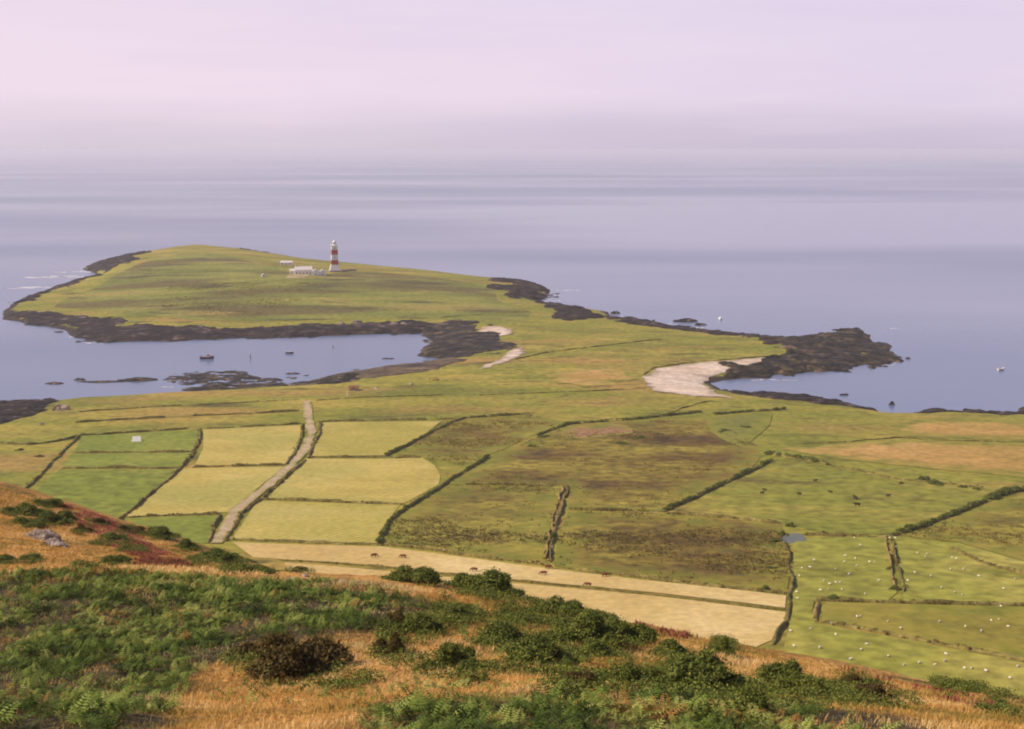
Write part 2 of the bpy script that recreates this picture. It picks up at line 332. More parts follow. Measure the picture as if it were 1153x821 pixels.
# ------------------------------------------------------------------ coast outline (traced where it meets the water) and heights
COAST_PX = [(2,353),(14,341),(38,333),(72,321),(104,317),(116,313),(108,308),(93,303),(104,297),(128,292),(146,288),(180,282),(230,278),(280,285),(320,294),(360,299),(420,302),
 (490,307),(545,314),(580,317),(604,320),(620,329),(606,338),(626,344),(650,347),(684,351),(690,358),(730,363),(770,370),(840,377),(880,381),(920,378),(960,374),(984,377),(978,386),
 (1000,399),(998,406),(965,412),(930,417),(900,420),(850,424),(815,428),(800,432),(815,441),(850,446),(900,449),(940,455),(975,462),(1000,466),(1040,467),(1070,465),(1100,467),(1153,469),(1400,480),(1900,520)]
COAST_PX2 = [(-500,540),(-200,470),(0,456),(60,453),(90,449),(130,447),(190,443),(260,440),(330,436),(372,424),(430,414),(470,410),(500,404),(470,401),(478,392),(494,385),(478,375),(430,376),(380,378),(330,380),(280,379),(230,382),(180,384),(120,386),(82,379),(74,372),(40,366),(5,360)]
def xy(P): return [tuple(p[:2]) for p in on_z(P)]
COAST = xy(COAST_PX)+[(620,250),(600,-300),(-600,-300),(-480,250)]+xy(COAST_PX2)
isl = [(230,282.5,20),(150,299,12),(100,335,4),(130,350,5),(60,355,3),(300,340,9),(400,330,10),(500,340,7),(550,350,5),(600,378,4),(620,400,5),(450,321,11.5),(377,305,12.5),(400,303.5,13),(440,306,12.5),(500,312,9.5),(545,317,6),(340,309,14),(300,295.5,17),(270,287,19.5),(190,286,17),(250,310,15),(350,360,4),(200,360,4),(480,362,4),(230,281.5,17),(200,282.5,15),(300,292.5,13),(270,285.5,16),(150,292,6),(350,299,9),(420,302,9),(460,305.5,8),
 (560,420,5),(650,430,6),(740,395,4),(850,390,3),(400,460,8),(100,460,6),(900,470,7),(1153,485,7),(200,450,6),(300,560,14),(700,560,14),(1100,560,14),(300,620,20),(600,650,21),(800,690,24),(1000,720,25),(1153,760,27),(880,720,26),(60,540,14)]
HP = [tuple(on_z([(a, b_)], z)[0]) for a, b_, z in isl]
HP += [(-400,300,20),(-300,100,28),(300,100,30),(400,300,22),(0,0,30),(-350,500,10),(-330,800,4),(600,700,4),(100,1750,8),(-400,1900,8),(400,1400,6),(-700,1200,4)]
land_tps = tps(HP, 2e-3)
GX0, GY0, GS = -900., -250., 4.; gnx, gny = 451, 560
gx, gy = np.meshgrid(GX0+GS*np.arange(gnx), GY0+GS*np.arange(gny), indexing='ij')
sd = sdist(gx, gy, COAST)
wob = sd+2.5*fbm(gx/14, gy/14, 3, 3)
T = np.clip(land_tps(gx, gy), 1.5, 60)
T = T+.5*fbm(gx/90, gy/90, 5, 3)*np.clip(sd/40, 0, 1)
prof = 1-np.exp(-np.clip(wob, 0, None)/16)
HM = np.where(wob > 0, prof*T*.97+.03*np.clip(wob, 0, 6), np.maximum(wob*.25, -3.5))
def land(x, y):
    fx = np.clip((np.asarray(x)-GX0)/GS, 0, gnx-1.001); fy = np.clip((np.asarray(y)-GY0)/GS, 0, gny-1.001)
    i = fx.astype(int); j = fy.astype(int); fx = fx-i; fy = fy-j
    return (HM[i,j]*(1-fx)+HM[i+1,j]*fx)*(1-fy)+(HM[i,j+1]*(1-fx)+HM[i+1,j+1]*fx)*fy
def L3(P): return march(P, land, 235, 1950)

# hill the camera stands on
hp = []
for px in (-300,0,300,600,900,1200,1450):
    hp += [at_depth(px,900,17), at_depth(px,821+(22 if px>1100 else 0),24)]
hp += [at_depth(px,765,35) for px in (-300,0,250,500,750)]+[at_depth(1000,786,41),at_depth(1153,818,36)]
hp += [at_depth(px,700,48) for px in (-300,0,250,500)]+[at_depth(700,730,46),at_depth(850,765,46)]
hp += [at_depth(*q) for q in [(-200,640,63),(0,640,62),(150,645,60),(300,650,62),(420,652,64),(520,664,66),(600,676,64),(700,704,60),(850,729,57),(1000,763,52),(1153,790,47),(1350,825,42),
   (-250,640,95),(0,650,95),(100,655,92),(200,660,88),(280,664,85),(360,672,88),
   (-250,560,118),(0,600,114),(100,614,112),(200,628,108),(280,648,104),
   (-300,470,150),(0,545,140),(60,561,139),(130,584,137),(200,609,131),(250,629,124),(300,652,112),(350,672,112),
   (420,700,100),(520,720,100),(600,730,100),(700,750,95),(850,784,92),(1000,816,86),(1153,845,80),(1350,890,80)]]
hp += [at_depth(px,py,190) for px,py in ((-300,600),(0,640),(130,670),(250,700),(400,740),(600,770),(850,830),(1150,930),(1400,960))]
hp += [at_depth(px,0,1)*0+np.array([x,y,z]) for px,x,y,z in [(0,-220,290,-12),(0,-110,300,-12),(0,0,300,-14),(0,110,290,-18),(0,220,260,-20),(0,0,0,128.3),(0,-8,0,128.4),(0,8,0,128.0),(0,-30,-15,130.6),(0,30,-15,129.5),(0,0,-25,131),(0,-90,-25,129),(0,90,-25,124),(0,0,-60,129)]]
hill_tps = tps(hp, 1e-5)
def hill(x, y):
    h = hill_tps(x, y); d = np.hypot(x, y)
    a = np.clip((d-4)/15, 0, 1)
    return np.minimum(h, 131)+a*(.16*fbm(np.asarray(x)/2.2, np.asarray(y)/2.2, 21, 3)+.30*fbm(np.asarray(x)/9, np.asarray(y)/9, 22, 2))
def H3(P): return march(P, hill, 8, 210, 1500)

def fan(r0, r1, nr, a0, a1, na, oy=-25.):
    r = np.exp(np.linspace(math.log(r0), math.log(r1), nr)); a = np.radians(np.linspace(a0, a1, na))
    R, A = np.meshgrid(r, a, indexing='ij')
    i, j = np.meshgrid(np.arange(nr-1), np.arange(na-1), indexing='ij'); k = (i*na+j).ravel()
    return R*np.sin(A), R*np.cos(A)+oy, np.stack([k, k+1, k+na+1, k+na], 1)
# far land
X, Y, Fc = fan(225, 1960, 560, -40, 40, 640)
Z = land(X, Y)
keep = (Z.ravel()[Fc] > -2.6).any(1)
struct(mesh_np('terrain', np.stack([X.ravel(), Y.ravel(), Z.ravel()], 1), Fc[keep], M['grass'], smooth=True))
# near hill
X, Y, Fc = fan(4, 300, 430, -62, 62, 640, oy=-14.)
Zh = hill(X, Y); Zl = land(X, Y)
keep = ((Zh-Zl).ravel()[Fc] > -3).any(1)
struct(mesh_np('hillside', np.stack([X.ravel(), Y.ravel(), Zh.ravel()], 1), Fc[keep], M['hill'], smooth=True))
# sea
rr = np.concatenate([[0], np.exp(np.linspace(math.log(300), math.log(70000), 30))]); na = 96
V = [(0, 0, 0)]; Fs = []
for i, q in enumerate(rr[1:]):
    V += [(q*math.cos(2*math.pi*k/na), q*math.sin(2*math.pi*k/na), 0) for k in range(na)]
    for k in range(na):
        b0 = 1+(i-1)*na; b1 = 1+i*na
        Fs.append((0, b1+k, b1+(k+1) % na) if i == 0 else (b0+k, b1+k, b1+(k+1) % na, b0+(k+1) % na))
struct(mesh_np('sea', np.array(V), Fs, M['sea']))
# the air
mb = MB(); mb.box(-72000, 72000, -72000, 72000, -5, 132.6)
hz = mb.build('haze', None); stuff(hz, 'pale sea haze over the whole bay and island', 'haze')
m = bpy.data.materials.new('haze_air'); m.use_nodes = True; N = m.node_tree.nodes; N.clear()
out = N.new('ShaderNodeOutputMaterial'); pv = N.new('ShaderNodeVolumePrincipled')
pv.inputs['Color'].default_value = (.95,.90,.985,1); pv.inputs['Density'].default_value = .85e-4; pv.inputs['Anisotropy'].default_value = 0.1
m.node_tree.links.new(pv.outputs[0], out.inputs['Volume']); hz.data.materials.append(m)

# ------------------------------------------------------------------ patches laid on the land
def densify(P, step):
    o = []
    for i in range(len(P)):
        a = np.array(P[i][:2]); b_ = np.array(P[(i+1) % len(P)][:2]); n = max(1, int(np.linalg.norm(b_-a)/step))
        o += [tuple(a+(b_-a)*k/n) for k in range(n)]
    return o
def patch(name, px, mat, off=.15, sp=6., label=None, world=None, jit=0., soft=0):
    P = world or [tuple(p[:2]) for p in L3(px)]
    P = densify(P, sp)
    if jit: P = [(x+jit*float(vnoise(x/7, y/7, 51)), y+jit*float(vnoise(x/7, y/7, 52))) for x, y in P]
    A = np.array(P); x0, y0 = A.min(0); x1, y1 = A.max(0)
    qx, qy = np.meshgrid(np.arange(x0+sp/2, x1, sp), np.arange(y0+sp/2, y1, sp)); qx = qx.ravel(); qy = qy.ravel()
    s_ = sdist(qx, qy, P); k = s_ > sp*.45
    pts = [Vector(p) for p in P]+[Vector((a, b_)) for a, b_ in zip(qx[k], qy[k])]
    n = len(P)
    v, e, f, *_ = geometry.delaunay_2d_cdt(pts, [(i, (i+1) % n) for i in range(n)], [], 1, 1e-4)
    V = np.array([(p.x, p.y) for p in v]); z = land(V[:, 0], V[:, 1])+off
    fs = [tuple(q) for q in f]
    fs = [q if ((V[q[1]][0]-V[q[0]][0])*(V[q[2]][1]-V[q[0]][1])-(V[q[1]][1]-V[q[0]][1])*(V[q[2]][0]-V[q[0]][0])) > 0 else q[::-1] for q in fs]
    o = mesh_np(name, np.column_stack([V, z]), fs, mat, smooth=True)
    if soft:
        at = o.data.attributes.new('edge', 'FLOAT', 'POINT'); at.data.foreach_set('value', np.clip(np.maximum(sdist(V[:, 0], V[:, 1], P), 0)/soft, 0, 1).astype(np.float32))
    return struct(o, label)
fields = [
 ('hay_field',[(229,484),(339,479),(337,499),(321,523),(219,525),(229,505)],'hay'),
 ('hay_field',[(206,528),(320,526),(300,542),(256,577),(142,582)],'hay'),
 ('pasture_field',[(92,491),(223,485),(222,495),(217,508),(84,510)],'green2'),
 ('pasture_field',[(81,511),(216,510),(205,526),(70,527)],'green2'),
 ('pasture_field',[(67,529),(203,529),(132,588),(60,620),(0,590)],'green'),
 ('pasture_field',[(150,584),(245,581),(236,612),(160,612)],'green2'),
 ('hay_field',[(362,476),(496,475),(480,488),(434,513),(351,514)],'hay2'),
 ('hay_field',[(345,517),(444,517),(474,515),(490,525),(496,536),(494,546),(456,567),(301,561)],'hay'),
 ('hay_field',[(290,564),(450,569),(436,588),(425,612),(262,607)],'hay2'),
 ('stubble_field',[(262,611),(430,616),(620,641),(720,653),(885,671),(884,685),(740,668),(600,655),(400,636),(285,628)],'tan'),
 ('stubble_field',[(320,634),(400,640),(560,656),(600,659),(740,672),(886,690),(884,702),(868,722),(780,760),(600,730),(420,690),(340,670)],'tan'),
 ('rough_field',[(500,546),(552,514),(605,492),(640,479),(720,474),(800,470),(850,500),(858,514),(845,529),(800,551),(748,576),(640,574),(640,547),(525,546)],'scrub'),
 ('rough_field',[(498,548),(525,547),(622,548),(630,570),(620,605),(614,636),(440,612),(432,603),(442,586)],'scrubg'),
 ('rough_field',[(640,576),(748,579),(880,592),(890,640),(886,668),(730,652),(624,638),(628,605)],'scrub'),
 ('rough_field',[(500,472),(600,468),(640,476),(600,491),(550,513),(505,540),(498,530),(478,514),(446,512),(484,489)],'scrubg'),
 ('parched_field',[(1012,474),(1160,476),(1240,484),(1240,498),(1153,496),(1015,492)],'orange'),
 ('parched_field',[(880,505),(1000,497),(1153,500),(1240,502),(1240,540),(1153,538),(1020,525),(930,515)],'orange'),
 ('grazing_field',[(850,532),(868,521),(930,524),(1010,542),(1150,556),(1108,566),(1060,586),(1005,602),(930,602),(888,590),(790,578),(760,575)],'cattle'),
 ('sheep_field',[(893,612),(908,606),(996,606),(1003,640),(1010,668),(1000,676.5),(917,675),(914,690),(892,690),(894,650)],'sheepf'),
 ('sheep_field',[(1008,606),(1080,612),(1150,632),(1250,650),(1250,684),(1153,682),(1018,677),(1014,650)],'sheepf'),
 ('pasture_field',[(1010,603),(1060,588),(1110,568),(1160,556),(1260,556),(1260,645),(1153,632),(1080,611)],'scrubg'),
 ('wet_hollow',[(796,470),(830,466),(870,466),(866,480),(850,494),(836,504),(815,496),(800,486)],'hollow'),
 ('rough_field',[(924,678),(1000,680),(1153,685),(1250,688),(1250,760),(1153,744),(1000,714),(926,700)],'olive'),
 ('sheep_field',[(892,690),(916,690),(918,702),(1000,717),(1153,747),(1250,765),(1250,830),(1000,800),(876,760)],'sheepf'),
 ('pasture_field',[(632,448),(723,441),(790,446),(760,460),(720,470),(640,475),(600,466)],'grass'),
]
for nm, px, mk in fields: patch(nm, px, M[mk], .24 if mk == 'hollow' else .15, 4.5 if mk in ('scrub','scrubg','olive','orange','hollow') else 6., soft=18 if mk in ('scrub','scrubg','olive','orange','hollow') else 0)
patch('pasture_field', [(150,300),(200,286),(235,284.5),(300,298),(340,312),(400,306),(440,308),(500,314),(556,324),(560,338),(600,352),(590,362),(540,362),(440,358),(330,361),(220,361),(140,352),(60,346),(70,338),(112,322)], M['isle'], .12, 9.)
for px in ([(632,484),(690,478),(720,483),(690,492),(640,494)],): patch('bare_ground', px, M['bare'], .25, 3.5, jit=3, soft=10)
patch('parched_field', [(618,422),(660,414),(705,418),(712,428),(670,436),(625,432)], M['orange'], .22, 4., jit=6, soft=16)
for px in ([(723,425),(736,416),(770,411),(830,405),(866,402),(884,404),(860,409),(832,413),(820,420),(802,425),(792,432),(803,441),(822,449),(780,446),(735,441)],
           [(540,369),(556,367),(574,371),(576,376),(560,380),(546,379)],
           [(584,390),(590,398),(574,406),(552,413),(540,416),(546,411),(562,404),(577,396)]):
    patch('beach', px, M['sand'], .28, 2.2, jit=2.5, soft=5)
tr = patch('track', [(340,452),(350,452),(353,470),(356,488),(350,505),(330,528),(300,554),(272,577),(262,597),(250,612),(236,612),(250,590),(258,574),(290,552),(322,523),(338,504),(346,487),(341,468)], M['track'], .3, 1.3, jit=.5, soft=1.6)
patch('track', [(326,309.5),(350,309.5),(344,313),(318,314)], M['track'], .3, 2., soft=3)
PW = L3([(893+14*math.cos(a_)*(1+.12*math.sin(3*a_)), 607.5+4.6*math.sin(a_)*(1+.15*math.cos(2*a_+1))) for a_ in np.linspace(0, 6.0, 22)])
zc = PW[:, 2].mean()+.35
M['pond'] = flat_mat('pond_water', (.13,.13,.10), .25, .15, .1)
pd = patch('pond', None, M['pond'], .0, 3., world=[tuple(p[:2]) for p in PW])
pd.data.vertices.foreach_set('co', np.array([(v.co.x, v.co.y, zc) for v in pd.data.vertices], np.float32).ravel())

# ------------------------------------------------------------------ rock on the shore
def rockpatch(name, px, mat, h=2.4, sp=1.8, base=None, seed=1, label=None, kind='structure', rag=8., smooth=False, sea=True):
    P = [tuple(p[:2]) for p in (on_z(px, .4) if sea else L3(px))]
    A = np.array(P); x0, y0 = A.min(0)-2*rag; x1, y1 = A.max(0)+2*rag
    nx = int((x1-x0)/sp)+2; ny = int((y1-y0)/sp)+2
    qx, qy = np.meshgrid(x0+sp*np.arange(nx), y0+sp*np.arange(ny), indexing='ij')
    s_ = sdist(qx, qy, P)
    s2 = s_+rag*(2.2*fbm(qx/24, qy/40, seed, 3)+1.0*fbm(qx/7, qy/9, seed+2, 3))-.30*rag
    rid = 1-np.abs(fbm(qx/7, qy/11, seed+5, 4))*1.6
    big = .5+.5*fbm(qx/28, qy/28, seed+9, 2)
    blk = .6*np.floor((vnoise(qx/6.5, qy/4.2, seed+3)+1)*2.5)/5+.55*np.floor((vnoise(qx/2.7, qy/2.3, seed+4)+1)*2.5)/5
    e = np.clip(s2/4, -1, 1)
    z = np.maximum(land(qx, qy), -.5)+e*h*(.35+.65*big)*(.3*rid+.95*blk-.05)-np.where(s2 < 0, .6, 0)
    z += .25*RS.rand(*z.shape)*np.clip(e, 0, 1)
    qx = qx+sp*.35*(RS.rand(*qx.shape)-.5); qy = qy+sp*.35*(RS.rand(*qx.shape)-.5)
    i, j = np.meshgrid(np.arange(nx-1), np.arange(ny-1), indexing='ij'); k = (i*ny+j).ravel()
    Fq = np.stack([k, k+ny, k+ny+1, k+1], 1)
    ok = (s2.ravel()[Fq] > -1.5).any(1)
    V = np.stack([qx.ravel(), qy.ravel(), z.ravel()], 1)
    Fq = Fq[ok]; u, inv = np.unique(Fq, return_inverse=True)
    o = mesh_np(name, V[u], inv.reshape(-1, 4), mat, smooth=smooth)
    if kind == 'structure': struct(o, label)
    return o
shore = [
 ([(2,354),(20,350),(45,355),(90,358),(125,363),(150,372),(220,372.5),(330,372),(400,368),(440,367),(490,369),(490,376),(430,376.5),(330,379.5),(230,382),(180,384.5),(118,386.5),(78,379),(74,371),(40,366.5),(5,360)],'rock',1.9,1.5,True),
 ([(12,340),(40,331),(75,320),(108,316),(118,319),(60,331),(40,341),(14,343)],'rock',2.47,1.58,True),
 ([(92,303),(105,297),(130,292),(142,287.5),(152,288.5),(165,290.5),(152,296),(152,303),(120,312),(110,308)],'rock',3.04,1.58,True),
 ([(262,283.5),(285,284.5),(312,293),(296,294),(270,288)],'rock',2.85,1.58,True),
 ([(554,318),(575,316),(602,319),(620,329),(622,334),(605,342),(580,342),(563,338),(553,335),(570,328)],'rock',3.04,1.44,True),
 ([(602,346),(620,343),(645,346),(655,351),(688,350),(688,360),(650,364),(622,365),(602,361)],'rock',2.85,1.30,True),
 ([(690,356),(740,360),(790,367),(845,374),(845,383),(790,379),(740,371),(690,366)],'rock',1.90,1.30,True),
 ([(800,372),(830,375),(880,380.5),(920,376),(960,372),(988,376),(984,386),(1006,400),(1003,408),(975,414),(940,418),(900,420.5),(850,425),(815,430),(802,427.5),(822,417),(850,410),(884,404),(888,397),(866,389),(830,380)],'weed',2.85,1.30,True),
 ([(808,441),(850,440),(900,442),(945,447),(975,455),(1000,464),(985,469),(940,466),(900,464),(870,459),(840,452)],'rock',2.66,1.15,True),
 ([(1030,468),(1045,461),(1075,457.5),(1110,458),(1128,465),(1145,459),(1165,458),(1220,463),(1300,472),(1153,475),(1100,473)],'rock',2.28,1.15,True),
 ([(465,401),(478,386),(470,374),(492,366),(540,366),(548,377),(583,380),(580,394),(560,405),(520,413),(500,406)],'weed',1.52,1.30,True),
 ([(183,427),(200,420),(240,418),(270,415),(310,421),(332,424),(322,430),(290,433),(240,434),(210,434),(198,430)],'weed',1.2,1.15,True),
 ([(200,437),(250,432),(300,430),(350,428),(400,426),(420,430),(400,439),(330,440.5),(240,441),(205,440)],'weed',2.2,0.9,True),
 ([(-60,457),(20,452),(60,452),(76,456),(66,466),(48,477),(18,490),(-60,510)],'rock',2.47,1.08,True),
]
for i, (px, mk, h, sp, sea) in enumerate(shore): rockpatch('rocky_shore', px, M[mk], h, sp, seed=10+i*13, sea=sea, rag={4:11., 5:11., 7:13., 8:6., 9:6., 11:8., 12:4., 13:3.}.get(i, 8.))
struct(rockpatch('tidal_flat', [(318,437),(370,420),(430,409),(500,405.5),(535,411),(500,424),(450,433),(400,439),(330,441)], M['mud'], .9, 1.4, seed=300, rag=5, smooth=True))

# small islets, each a rock of its own
def islet(px, py, wpx, hm, label, seed, mat='weed', name='skerry', asp=.5, group=None):
    c = on_z([(px, py)])[0]; w = wpx*c[1]/F
    bm = bmesh.new(); bmesh.ops.create_icosphere(bm, subdivisions=4, radius=1)
    V = np.array([v.co[:] for v in bm.verts])
    n = fbm(V[:, 0]*2.3+seed*7.1+V[:, 2], V[:, 1]*2.3-seed*3.3+V[:, 2]*.7, seed, 5)
    n2 = np.floor((vnoise(V[:, 0]*4+seed, V[:, 1]*4, seed+4)+1)*2)/4
    V *= (1+.5*n+.22*n2)[:, None]; V *= np.array([w/2, w/2*asp, hm]); V[:, 2] -= .15*hm
    fs = [tuple(v.index for v in f.verts) for f in bm.faces]; bm.free()
    o = mesh_np(name, V, fs, M[mat]); o.location = (c[0], c[1], 0); o.rotation_euler.z = .1*math.sin(seed)
    return tag(o, label, 'rock', group)
islet(155,428,42,1.3,'long flat weedy skerry just left of the large reef in the near bay',1)
islet(112,430,46,.55,'low thin skerry between the lone flat rock and the long weedy skerry in the bay',2,asp=.25)
islet(90,428,11,1.1,'small dark rock sticking up at the end of the thin low skerry',3)
islet(61,432,20,.8,'dark flat rock standing alone farthest from the reef in the near bay',4)
islet(437,404,11,.6,'small flat dark rock in the bay just off the weedy inner shore',5)
islet(329,421,14,.6,'small dark rock at the right tip of the large weedy reef',6)
islet(772,362,24,2.2,'dark humped skerry off the far side of the isthmus, larger of the two there',7,'rock')
islet(789,366,15,1.5,'smaller dark skerry beside the humped one off the isthmus',8,'rock')
islet(693,353,10,2.0,'upright dark rock in the water at the end of the isthmus reef',9,'rock',asp=.7)
islet(1022,404,5,.9,'tiny dark rock awash beyond the tip of the right rocky spit',10,'rock')
islet(1004,456,6,1.8,'small upright rock in the water off the lower right shore',11,'rock',asp=.8)
islet(66,374,9,.7,'tiny dark rock in the water under the left end of the lighthouse island',12,'rock')
islet(950,445,9,.8,'small rock at the outer edge of the reef below the right cove',14,'rock')

# pale streaks of surf
def foam(px, py, wpx, depth, seed):
    c = on_z([(px, py)])[0]; w = wpx*c[1]/F
    return c, w, depth, seed
FV, FF = [], []
for (px, py, wpx, dp) in [(70,312,70,7),(40,324,50,6),(85,306,40,5),(100,322,24,3),(20,345,14,4),(640,327,26,3),(625,332,10,3),(626,339,12,2.5),(85,380,20,2.5),(104,386,22,2),(37,366,12,2),(660,349,24,2.5),(706,357,16,2),(790,369,30,2),(1007,370,10,1.5),(990,390,9,1.5),(1000,411,16,1.5),(870,428,50,1),(750,365,30,1.6),(250,433,14,1.4),(190,436,20,1.2),(356,431,40,1.2),(300,429,22,1.0)]:
    c = on_z([(px, py)])[0]; w = wpx*c[1]/F
    for q in range(int(6+w/5)):
        x0 = c[0]+(RS.rand()-.5)*w; y0 = c[1]+(RS.rand()-.5)*dp*3; l = w*(.08+.16*RS.rand()); d = dp*(.1+.3*RS.rand()); b0 = len(FV); n = 14
        for k in range(n):
            a = 2*math.pi*k/n; rr_ = .6+.4*RS.rand()
            FV.append((x0+l*math.cos(a)*rr_, y0+d*math.sin(a)*rr_+.12*l*math.cos(a*2+q), .04+.004*(q % 9)))
        FF.append(tuple(range(b0, b0+n)))
stuff(mesh_np('surf', np.array(FV), FF, M['foam']), 'white broken surf along the rocks of the shore', 'surf')

# ------------------------------------------------------------------ leaf clouds
def leafcloud(C, R, n, size, seed, up=.35, flat=.75):
    """leaf quads spread through lumps: C (k,3) centres, R (k,3) radii; returns V,F,tint"""
    rs = np.random.RandomState(seed); C = np.asarray(C, float); R = np.asarray(R, float)
    w = (R[:, 0]*R[:, 1]); w = w/w.sum(); idx = rs.choice(len(C), n, p=w)
    d = rs.normal(size=(n, 3)); d /= np.linalg.norm(d, axis=1)[:, None]; d[:, 2] = np.abs(d[:, 2])*1.0-.12
    rad = .55+.48*rs.rand(n)**.6+.42*rs.rand(n)**7
    p = C[idx]+d*R[idx]*rad[:, None]
    nrm = d*flat+rs.normal(size=(n, 3))*.55; nrm[:, 2] += up; nrm /= np.linalg.norm(nrm, axis=1)[:, None]
    a = np.cross(nrm, rs.normal(size=(n, 3))); a /= np.linalg.norm(a, axis=1)[:, None]; b_ = np.cross(nrm, a)
    s = size*(.6+.8*rs.rand(n))[:, None]
    V = np.stack([p-a*s*.5-b_*s*.15, p+b_*s*.5, p+a*s*.6, p-b_*s*.45], 1).reshape(-1, 3)
    tint = np.clip(rs.normal(.5, .2, n)+.25*(rs.rand(len(C))[idx]-.5), 0, 1)
    return V, np.arange(4*n).reshape(n, 4), np.repeat(tint, 4)
def make_bush(seed, kind='bush', dome=1.):
    """unit bush: about 1 wide, rises to about 0.5"""
    rs = np.random.RandomState(seed); C, R = [], []
    nd = 3+seed % 3; ax = rs.rand()*6.28
    for m_ in range(nd):                      # a few domes run together in an uneven line
        u = (m_/(nd-1)-.5)*.62; dx = u*math.cos(.35*math.sin(ax))+.07*rs.normal(); dy = .30*u*math.sin(ax+m_)+.09*rs.normal()
        dr = .15+.11*rs.rand(); dh = (.14+.30*rs.rand())*(.6 if m_ in (0, nd-1) else 1)
        C.append((dx, dy, dh*.30)); R.append((dr, dr*.95, dh*.55))
        for k in range(11):
            a = rs.rand()*6.28; q = dr*rs.rand()**.5*1.05; z_ = dh*(1-(q/dr)**2*.8)*(.45+.5*rs.rand()); r_ = .035+.055*rs.rand()
            C.append((dx+q*math.cos(a), dy+q*math.sin(a), max(.02, z_))); R.append((r_*1.4, r_*1.3, r_*.95))
    for k in range(14):                        # straggling skirt
        a = rs.rand()*6.28; q = .34+.2*rs.rand(); r_ = .03+.05*rs.rand(); C.append((q*math.cos(a), .7*q*math.sin(a), .02+.03*rs.rand())); R.append((r_*1.5, r_*1.3, r_*.8))
    V, Fq, t = leafcloud(C, R, 17000, .024, seed)
    # short spiny shoots standing out of the outline
    n = 900; d = rs.normal(size=(n, 3)); d[:, 2] = np.abs(d[:, 2])+.2; d /= np.linalg.norm(d, axis=1)[:, None]
    ix = rs.choice(len(C), n); p = np.array(C)[ix]+d*np.array(R)[ix]*.95
    side = np.cross(d, rs.normal(size=(n, 3))); side /= np.linalg.norm(side, axis=1)[:, None]; ln = (.02+.045*rs.rand(n))[:, None]
    V2 = np.stack([p-side*.006, p+side*.006, p+d*ln+side*.002, p+d*ln-side*.002], 1).reshape(-1, 3)
    F2 = np.arange(4*n).reshape(n, 4)+len(V)
    V = np.concatenate([V, V2]); Fq = np.concatenate([Fq, F2]); t = np.concatenate([t, np.repeat(np.clip(rs.normal(.65,.2,n),0,1), 4)])
    root = empty('gorse_bush', (0,0,0))
    mesh_np('foliage', V, Fq, M[kind], root, tint=t)
    st = MB()
    for k in range(5):
        a = rs.rand()*6.28; st.tube((.03*math.cos(a), .03*math.sin(a), -.08), (.2*math.cos(a), .2*math.sin(a), .2), .014, .006, 5)
    st.build('stem', M['stem'], root)
    return root
PROTO = {}
def bush(loc, w, h, label, v=0, kind='bush', group=None, rz=None, name='gorse_bush', asp=1.):
    key = (v % 4, kind)
    if key not in PROTO: PROTO[key] = make_bush(100+v % 4+(50 if kind == 'bushb' else 0), kind); o = PROTO[key]
    else: o = copy_tree(PROTO[key])
    o.name = name; o.location = loc; o.scale = (w, w*asp, h*2.); o.rotation_euler.z = (v*1.7) if rz is None else rz
    for k in ('label', 'category', 'group'):
        if k in o: del o[k]
    return tag(o, label, 'bush', group)

